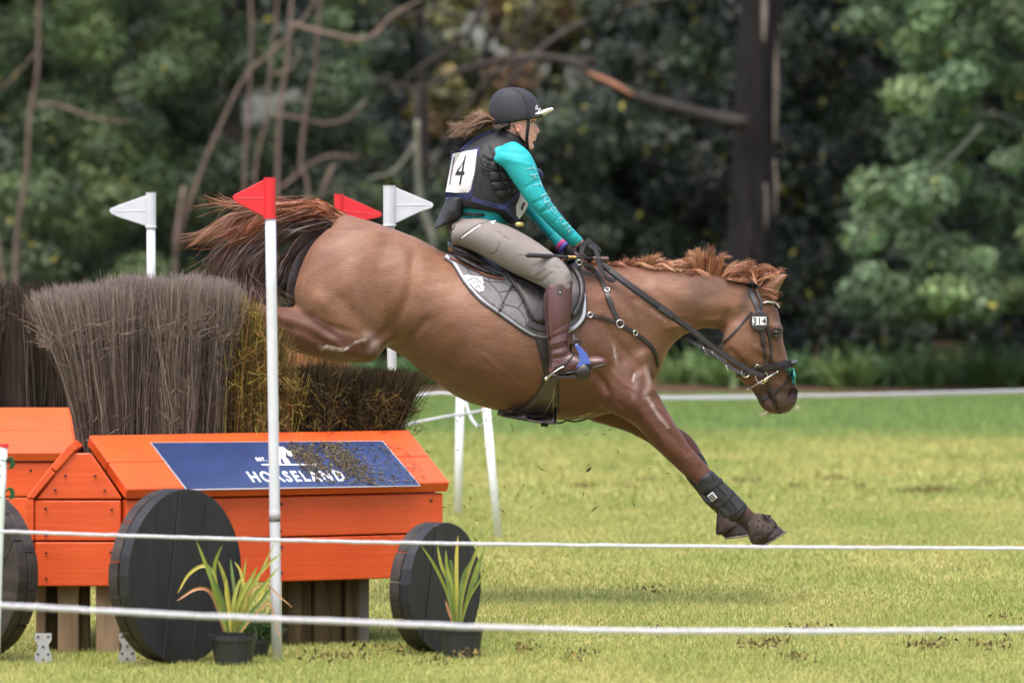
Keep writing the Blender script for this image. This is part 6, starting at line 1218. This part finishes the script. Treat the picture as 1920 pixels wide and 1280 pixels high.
brV = sculpt(brV, brN, [([(862, 452), (880, 430), (905, 418), (925, 414)], .003, -.003, 0), ([(925, 430), (940, 440)], .004, -.005, 0), ([(935, 432), (955, 445)], .004, .004, 0), ([(940, 444), (962, 452)], .004, -.004, 0), ([(985, 520), (1012, 528), (1034, 512)], .006, -.005, 0), ([(1000, 515), (1024, 500)], .005, .004, 0), ([(1030, 500), (1060, 505)], .005, -.003, 0), ([(936, 452), (932, 470), (918, 478)], .002, -.003, 0), ([(950, 440), (975, 452)], .003, -.003, 0), ([(960, 436), (985, 448)], .004, .003, 0), ([(1040, 490), (1062, 515)], .006, .004, 0), ([(1000, 500), (1030, 486)], .006, -.003, 0)], -.3)
br2 = obj('breeches', brV, brQ, M_bre, rider); BRB = bvh_of((brV, brQ))
mb = MB(); strap(mb, [(866, 446), (882, 435), (901, 422)], .0062, .0015, BRB, .0015); mb.build('pocket_stripe', M_wh, br2); pxpoly('logo', [(919, 416), (930, 414), (924, 421)], BRB, .0015, M_wh, br2); mb = MB(); strap(mb, [(862, 450), (872, 437), (890, 424), (915, 415)], .0022, .001, BRB, .0008); strap(mb, [(937, 453), (931, 470), (919, 477)], .0022, .001, BRB, .0008); mb.build('seam', mat('dark_seam', (.10, .09, .085), .8), br2); mb = MB(); strap(mb, [(843, 428), (850, 430), (853, 422)], .004, .002, BRB, .002); mb.build('belt_loop', M_vest, br2)
# boots, spur, gloves
for s in (1, -1):
    mb = MB(); mb.lp(LEG, n=26, mir=s); mb.lp(FOOT, n=24, mir=s); btV, btQ = remesh(mb, .006, 4); btN = normals(btV, btQ)
    btV = sculpt(btV, btN, [([(1030, 636), (1048, 628), (1066, 622)], .005, -.005, 0), ([(1032, 646), (1050, 640), (1066, 636)], .005, .005, 0), ([(1032, 656), (1050, 652), (1068, 644)], .005, -.005, 0), ([(1036, 664), (1056, 660), (1068, 654)], .005, .004, 0), ([(1038, 672), (1060, 668)], .004, -.004, 0), ([(1040, 620), (1062, 606)], .006, -.003, 0)], -.4 if s > 0 else .4); bt = obj('boot', btV, btQ, M_boot, rider)
    if s > 0:
        BTB = bvh_of((btV, btQ)); mb = MB(); strap(mb, [(1048, 524), (1049, 538), (1050, 550)], .018, .002, BTB, .001); mb.build('strap', mat('boot_elastic', (.05, .035, .035), .6), bt); q, n, _ = hit(1050, 549, BTB); MB().ell(q + n * .003, (.004, .004, .004), 6).build('stud', M_met, bt, smooth=True)
        mb = MB(); strap(mb, [(1026, 546), (1026, 590), (1030, 630), (1034, 690)], .004, .002, BTB, .001); mb.build('zip', M_lea, bt); mb = MB(); strap(mb, [(1032, 705), (1060, 700), (1095, 693), (1134, 683)], .010, .004, BTB, .000); mb.build('sole', M_lea, bt)
        mb = MB(); strap(mb, [(1040, 690), (1058, 683), (1072, 668), (1074, 660)], .010, .004, BTB, .003); mb.build('spur_strap', M_lea, bt); q, n, _ = hit(1050, 690, BTB); MB().tube([q + n * .006 + Vector((.02, 0, .008)), q + n * .008, W(1036, 700, q.y - .01), W(1025, 709, q.y + .01)], [.0035, .0035, .0035, .004], 8, 4).ell(W(1024, 710, q.y + .01), (.009, .009, .009), 6).build('spur', M_met, bt, smooth=True)
gm = MB(); fist(gm, *HN_, -1, 1.0); gV, gQ = remesh(gm, .0036, 2, -.4); obj('glove', gV, gQ, M_glove, rider); gm = MB(); fist(gm, *HF_, 1, 1.0); gV, gQ = remesh(gm, .0036, 2, -.4); obj('glove', gV, gQ, M_glove, rider)
def cuff(mb, a, b, r): mb.tube([W(*a), W(*b)], r, 20)
for a, b, c_ in [((1052, 455, .125), (1058, 461, .12), (170, 60, 120)), ((1058, 461, .12), (1062, 465, .115), (88, 84, 170))]: MB().tube([W(*a), W(*b)], .0345, 20).build('wristband', mat('wristband', lin(*c_), .5), rider, smooth=True)
# helmet
hl = MB(); hl.lp([(954, 164, 966, 164, .02), (940, 167, 982, 167, .055), (928, 175, 997, 176, .082), (920, 187, 1008, 189, .096), (917, 202, 1013, 203, .103), (917, 216, 1016, 212, .104), (920, 227, 1016, 218, .102), (926, 235, 1013, 221, .098), (932, 236, 1008, 222, .088)], n=40)
hV, hQ = remesh(hl, .006, 4); helm = obj('helmet', hV, hQ, M_helm, rider); HMB = bvh_of((hV, hQ))
mb = MB(); strap(mb, [(958, 165), (975, 174), (986, 192), (990, 212), (989, 220)], .0035, .0012, HMB, .0005); mb.build('seam', M_vest, helm); mb = MB(); mb.lp([(1002, 211, 1004, 219, .072), (1014, 208, 1016, 218, .072), (1025, 204, 1027, 213, .060), (1034, 202, 1036, 208, .035), (1037, 203, 1038, 206, .01)], n=20); mb.build('visor', mat('pale_visor', (.62, .60, .62), .4, .5, .03), helm, smooth=True)
MB().lp([(985, 218, 986, 224, .09), (1000, 216, 1001, 224, .085), (1014, 214, 1015, 222, .07), (1018, 215, 1018, 220, .05)], n=24).build('brim_edge', M_vest, helm, smooth=True)
mb = MB(); strap(mb, [(1004, 203), (1006, 198), (1008, 205), (1010, 212)], .0028, .001, HMB, .001); strap(mb, [(1003, 206), (1008, 204), (1014, 206)], .0025, .001, HMB, .001); strap(mb, [(1009, 209), (1013, 204)], .002, .001, HMB, .001); mb.build('emblem', M_wh, helm)
mb = MB(); mb.tube([W(992, 222, -.074), W(990, 240, -.077), W(988, 258, -.062), W(989, 274, -.040), W(991, 283, 0), W(989, 274, .040), W(988, 258, .062), W(992, 222, .074)], .0068, 10, 5, .5); mb.tube([W(962, 234, -.083), W(973, 254, -.078), W(985, 268, -.056)], .006, 8, 5, .5); mb.build('chin_strap', M_vest, helm, smooth=True)
MB().lp([(930, 226, 966, 222, .085), (932, 238, 966, 236, .084), (938, 244, 962, 244, .078)], n=28).build('harness', M_vest, helm, smooth=True)
# body protector
vm = MB(); vm.lp([(926, 247, 982, 268, .085), (902, 256, 988, 280, .130), (878, 272, 990, 298, .160), (854, 292, 990, 322, .176), (844, 325, 988, 352, .182), (838, 350, 983, 378, .182), (834, 370, 974, 398, .178), (836, 382, 966, 406, .168)], n=44)
vm.lp([(900, 380, 975, 392, .168), (916, 394, 973, 406, .16), (938, 408, 970, 416, .13), (952, 419, 966, 421, .08)], n=30)
vm.torus(W(958, 258, 0), .062, .020, (.42, 0, 1), 30, 10)
vV, vQ = remesh(vm, .0068, 4); vN = normals(vV, vQ)
vV = sculpt(vV, vN, [([(915, 275), (922, 292), (946, 312), (958, 330), (966, 345)], .006, -.006, 0), ([(900, 300), (905, 340), (900, 375)], .005, -.004, 0)], -.2)
vest = obj('body_protector', vV, vQ, M_vest, rider); VB = bvh_of((vV, vQ))
vt = MB(); vt.lp([(838, 370, 878, 372, .165), (828, 392, 874, 396, .165), (819, 412, 872, 408, .15), (813, 428, 838, 421, .13), (813, 431, 820, 427, .11)], n=30); tV, tQ = remesh(vt, .007, 3); obj('protector_tail', tV, tQ, mat('grey_nylon', (.035, .034, .040), .65, .3, .15, (40, 40, 40), .4), vest)
MB().lp([(854, 398, 925, 402, .168), (854, 403, 928, 407, .168)], n=30).build('waist_strap', M_vest, vest)
cv = lambda x, y: (800 + x / 4.267, 140 + y / 4.267)
Lc = [cv(512, 690), (cv(500, 775)), cv(500, 862), cv(540, 935), cv(590, 1000)]; Rc = [cv(628, 712), cv(668, 775), cv(706, 842), cv(745, 890), cv(705, 950)]; Ll = [cv(*p) for p in [(440, 645), (520, 640), (590, 690), (510, 690)]]
for i in range(4):
    for j in range(2):
        P4 = []
        for (ii, jj) in ((i, j), (i, j + 1), (i + 1, j + 1), (i + 1, j)):
            a, b = Lc[ii], Rc[ii]; t_ = jj / 2; P4.append((a[0] + (b[0] - a[0]) * t_, a[1] + (b[1] - a[1]) * t_))
        cx = sum(p[0] for p in P4) / 4; cy = sum(p[1] for p in P4) / 4; P4 = [((p[0] - cx) * .93 + cx, (p[1] - cy) * .93 + cy) for p in P4]
        V, Fc = drape([p for k in range(4) for p in (P4[k], ((P4[k][0] + P4[(k + 1) % 4][0]) / 2, (P4[k][1] + P4[(k + 1) % 4][1]) / 2))], 4, VB, .002, .003, dome=.006); obj('padding_block', V, Fc, M_vest, vest)
V, Fc = drape(Ll, 4, VB, .002, .003, dome=.005); obj('padding_block', V, Fc, M_vest, vest)
mb = MB()
for a in [[(905, 298), (915, 306), (925, 308)], [(904, 305), (914, 312), (926, 314)], [(904, 312), (913, 318), (923, 320)], [(903, 318), (916, 304), (924, 312)], [(908, 326), (918, 326)], [(906, 300), (910, 314), (906, 322)]]: strap(mb, a, .004, .003, VB, .004)
mb.build('lacing', M_lea, vest)
# number bib
V, Fc = drape([(846, 285), (870, 281), (900, 277), (899, 290), (893, 330), (888, 372), (885, 379), (860, 378), (834, 374), (838, 345), (842, 310)], 5, VB, .006, .002, relax=8); bib = obj('number_bib', V, Fc, M_navy, rider, smooth=False)
BB2 = bvh_of((vV, vQ), (np.array([tuple(v) for v in V]), Fc))
V, Fc = drape([(850, 288), (872, 285), (896, 282), (890, 325), (884, 362), (860, 362), (836, 361), (841, 330), (846, 305)], 5, VB, .016, .001, relax=8); obj('panel', V, Fc, mat('bib_white', (.66, .64, .66), .6, .3, .05), bib, smooth=False); BB3 = bvh_of((np.array([tuple(v) for v in V]), Fc), (vV, vQ))
V, Fc = drape_text('4', (850, 347), (36, -1), (15, -80), BB3, .002, .0); obj('digit', V, Fc, M_lea, bib, smooth=False); V, Fc = drape_text('1', (837, 347), (24, 0), (13, -78), BB3, .002, .0); obj('digit', V, Fc, M_lea, bib, smooth=False)
straps('bib_strap', [[(884, 374), (905, 380), (928, 386), (948, 390)]], .020, .003, VB, M_navy, bib, .003); straps('bib_strap', [[(864, 284), (882, 268), (903, 254), (925, 247)]], .018, .003, VB, M_navy, bib, .003); straps('bib_strap', [[(944, 390), (958, 375), (978, 354)]], .012, .003, VB, M_navy, bib, .003); straps('bib_strap', [[(946, 390), (958, 403), (969, 414)]], .016, .003, VB, M_navy, bib, .003)
V, Fc = drape([(955, 385), (979, 357), (993, 372), (988, 390), (974, 411), (964, 398)], 5, VB, .008, .002, relax=8); obj('panel', V, Fc, mat('bib_front', (.50, .50, .44), .6, .3, .05), bib, smooth=False)
FBB = bvh_of((np.array([tuple(v) for v in V]), Fc), (vV, vQ)); mb = MB(); strap(mb, [(978, 394), (980, 386), (984, 380)], .010, .001, FBB, .003); mb.build('digit', M_lea, bib)
MB().tube([W(1002, 316, -.10), W(1012, 322, -.10), W(1014, 333, -.10), W(1005, 336, -.10)], [.008, .017, .015, .006], 10, 4, .6).build('vest_buckle', M_navy, vest, smooth=True); MB().ell(W(974, 421, -.15), (.020, .008, .012), 8).build('gas_clip', mat('gold_clip', (.55, .45, .15), .35, .5, metal=.6), vest, smooth=True)
# printed sleeve lettering running down the arm
M_prt = mat('silver_print', (.17, .40, .42), .5, .4)
V, Fc = drape_text('EQUESTRIAN', (1013, 367), (8.5, 11.4), (12.5, -8.8), SHB, .0045, .0, 1.06)
obj('sleeve_print', V, Fc, M_prt, rider, smooth=False)
for ch, o_ in (('T', (986, 313)), ('H', (993, 327)), ('T', (999, 343))):
    V, Fc = drape_text(ch, o_, (4.5, 15), (20, -3.5), SHB, .0045, .012, 1.0); obj('sleeve_print', V, Fc, M_prt, rider, smooth=False)
# riding crop
whip = empty('riding_crop', tuple(W(1060, 482, -.2)), 'short black riding crop held level across the thigh of the rider', 'riding crop')
wl = lambda x: W(x, 478.5 + (x - 990) * .045, -.435 + (x - 985) / 155 * .30)
MB().tube([wl(984), wl(987), wl(990), wl(1052), wl(1056)], [.002, .008, .0125, .0115, .006], 12, 0, .8).build('flapper', M_lea, whip, smooth=True); MB().tube([wl(1054), wl(1064)], .0065, 10).build('shaft', M_lea, whip, smooth=True)
mb = MB(); [mb.torus(wl(1065 + k * 2.3), .0052, .0022, (1, .3, 0), 12, 6) for k in range(7)]; mb.build('coil', M_gold, whip, smooth=True); MB().tube([wl(1064), wl(1122)], .0045, 8).build('shaft', M_lea, whip, smooth=True); MB().tube([wl(1112), wl(1136), wl(1139), wl(1140)], [.007, .0085, .0095, .005], 12).build('grip', mat('grip', (.14, .085, .07), .6), whip, smooth=True)
MB().tube([wl(972), wl(984)], .001, 6).build('lash', M_lea, whip)
# stirrup
stp = empty('stirrup', tuple(W(1085, 680, -.40)), 'blue and black safety stirrup around the boot of the rider', 'stirrup')
M_blue = mat('blue_metal', (.055, .10, .36), .38, .5, .15, coat=.2); V, Fc = slab([W(x, y, -.455) for x, y in [(1077, 646), (1084, 645), (1101, 664), (1108, 684), (1100, 683), (1080, 690), (1087, 678), (1085, 664)]], (0, .02, 0), .003); obj('arm', V, Fc, M_blue, stp, smooth=False)
mb = MB(); mb.lp([(1078, 690, 1078, 702, .03, -.42), (1084, 682, 1084, 712, .042, -.42), (1094, 676, 1096, 714, .046, -.42), (1104, 682, 1106, 706, .04, -.42), (1108, 690, 1108, 698, .02, -.42)], n=24); mb.build('toe_cage', M_lea, stp, smooth=True)
MB().tube([W(1075, 626, -.385), W(1078, 640, -.42), W(1084, 647, -.44)], .007, 10, 4, .5).build('stirrup_leather', M_lea, stp, smooth=True); MB().torus(W(1082, 642, -.43), .012, .005, (0, 1, 0), 18, 8).build('eye', M_lea, stp, smooth=True); MB().box(W(1062, 706, -.40), (.09, .09, .010)).build('tread', M_lea, stp)
mb = MB(); mb.tube([W(1076, 646, -.40), W(1070, 650, -.35), W(1074, 700, -.33)], .006, 8, 4); mb.build('inner_arm', M_lea, stp, smooth=True)
# bits of turf and twig thrown into the air
V = []; Fc = []; cols = []
for _ in range(140):
    if R.random() < .8: x, y = 760 + abs(R.gauss(0, 150)), R.uniform(770, 1140)
    else: x, y = R.uniform(960, 1350), R.uniform(790, 960)
    if x > 1400: continue
    q = W(x, y, R.uniform(-.7, .7)); l = R.uniform(.004, .016) * (2.0 if R.random() < .1 else 1); d = Vector((R.gauss(0, 1), R.gauss(0, .4), R.gauss(0, 1))).normalized() * l; e_ = Vector((R.gauss(0, 1), R.gauss(0, 1), R.gauss(0, 1))).normalized() * l * R.uniform(.1, .35); b = len(V)
    V += [q - d, q + e_, q + d, q - e_, q + e_.cross(d).normalized() * l * .2]; Fc += [(b, b + 1, b + 4), (b + 1, b + 2, b + 4), (b + 2, b + 3, b + 4), (b + 3, b, b + 4)]; c_ = np.array(lin(*R.choice([(70, 60, 42), (86, 84, 44), (60, 48, 36), (50, 44, 34)]))); cols += [c_] * 5
obj('debris', V, Fc, mat_attr('flying_bits', .9, .1), cols=np.array(cols), smooth=False, kind='stuff', label='specks of turf and twig flying in the air under the belly', cat='debris')
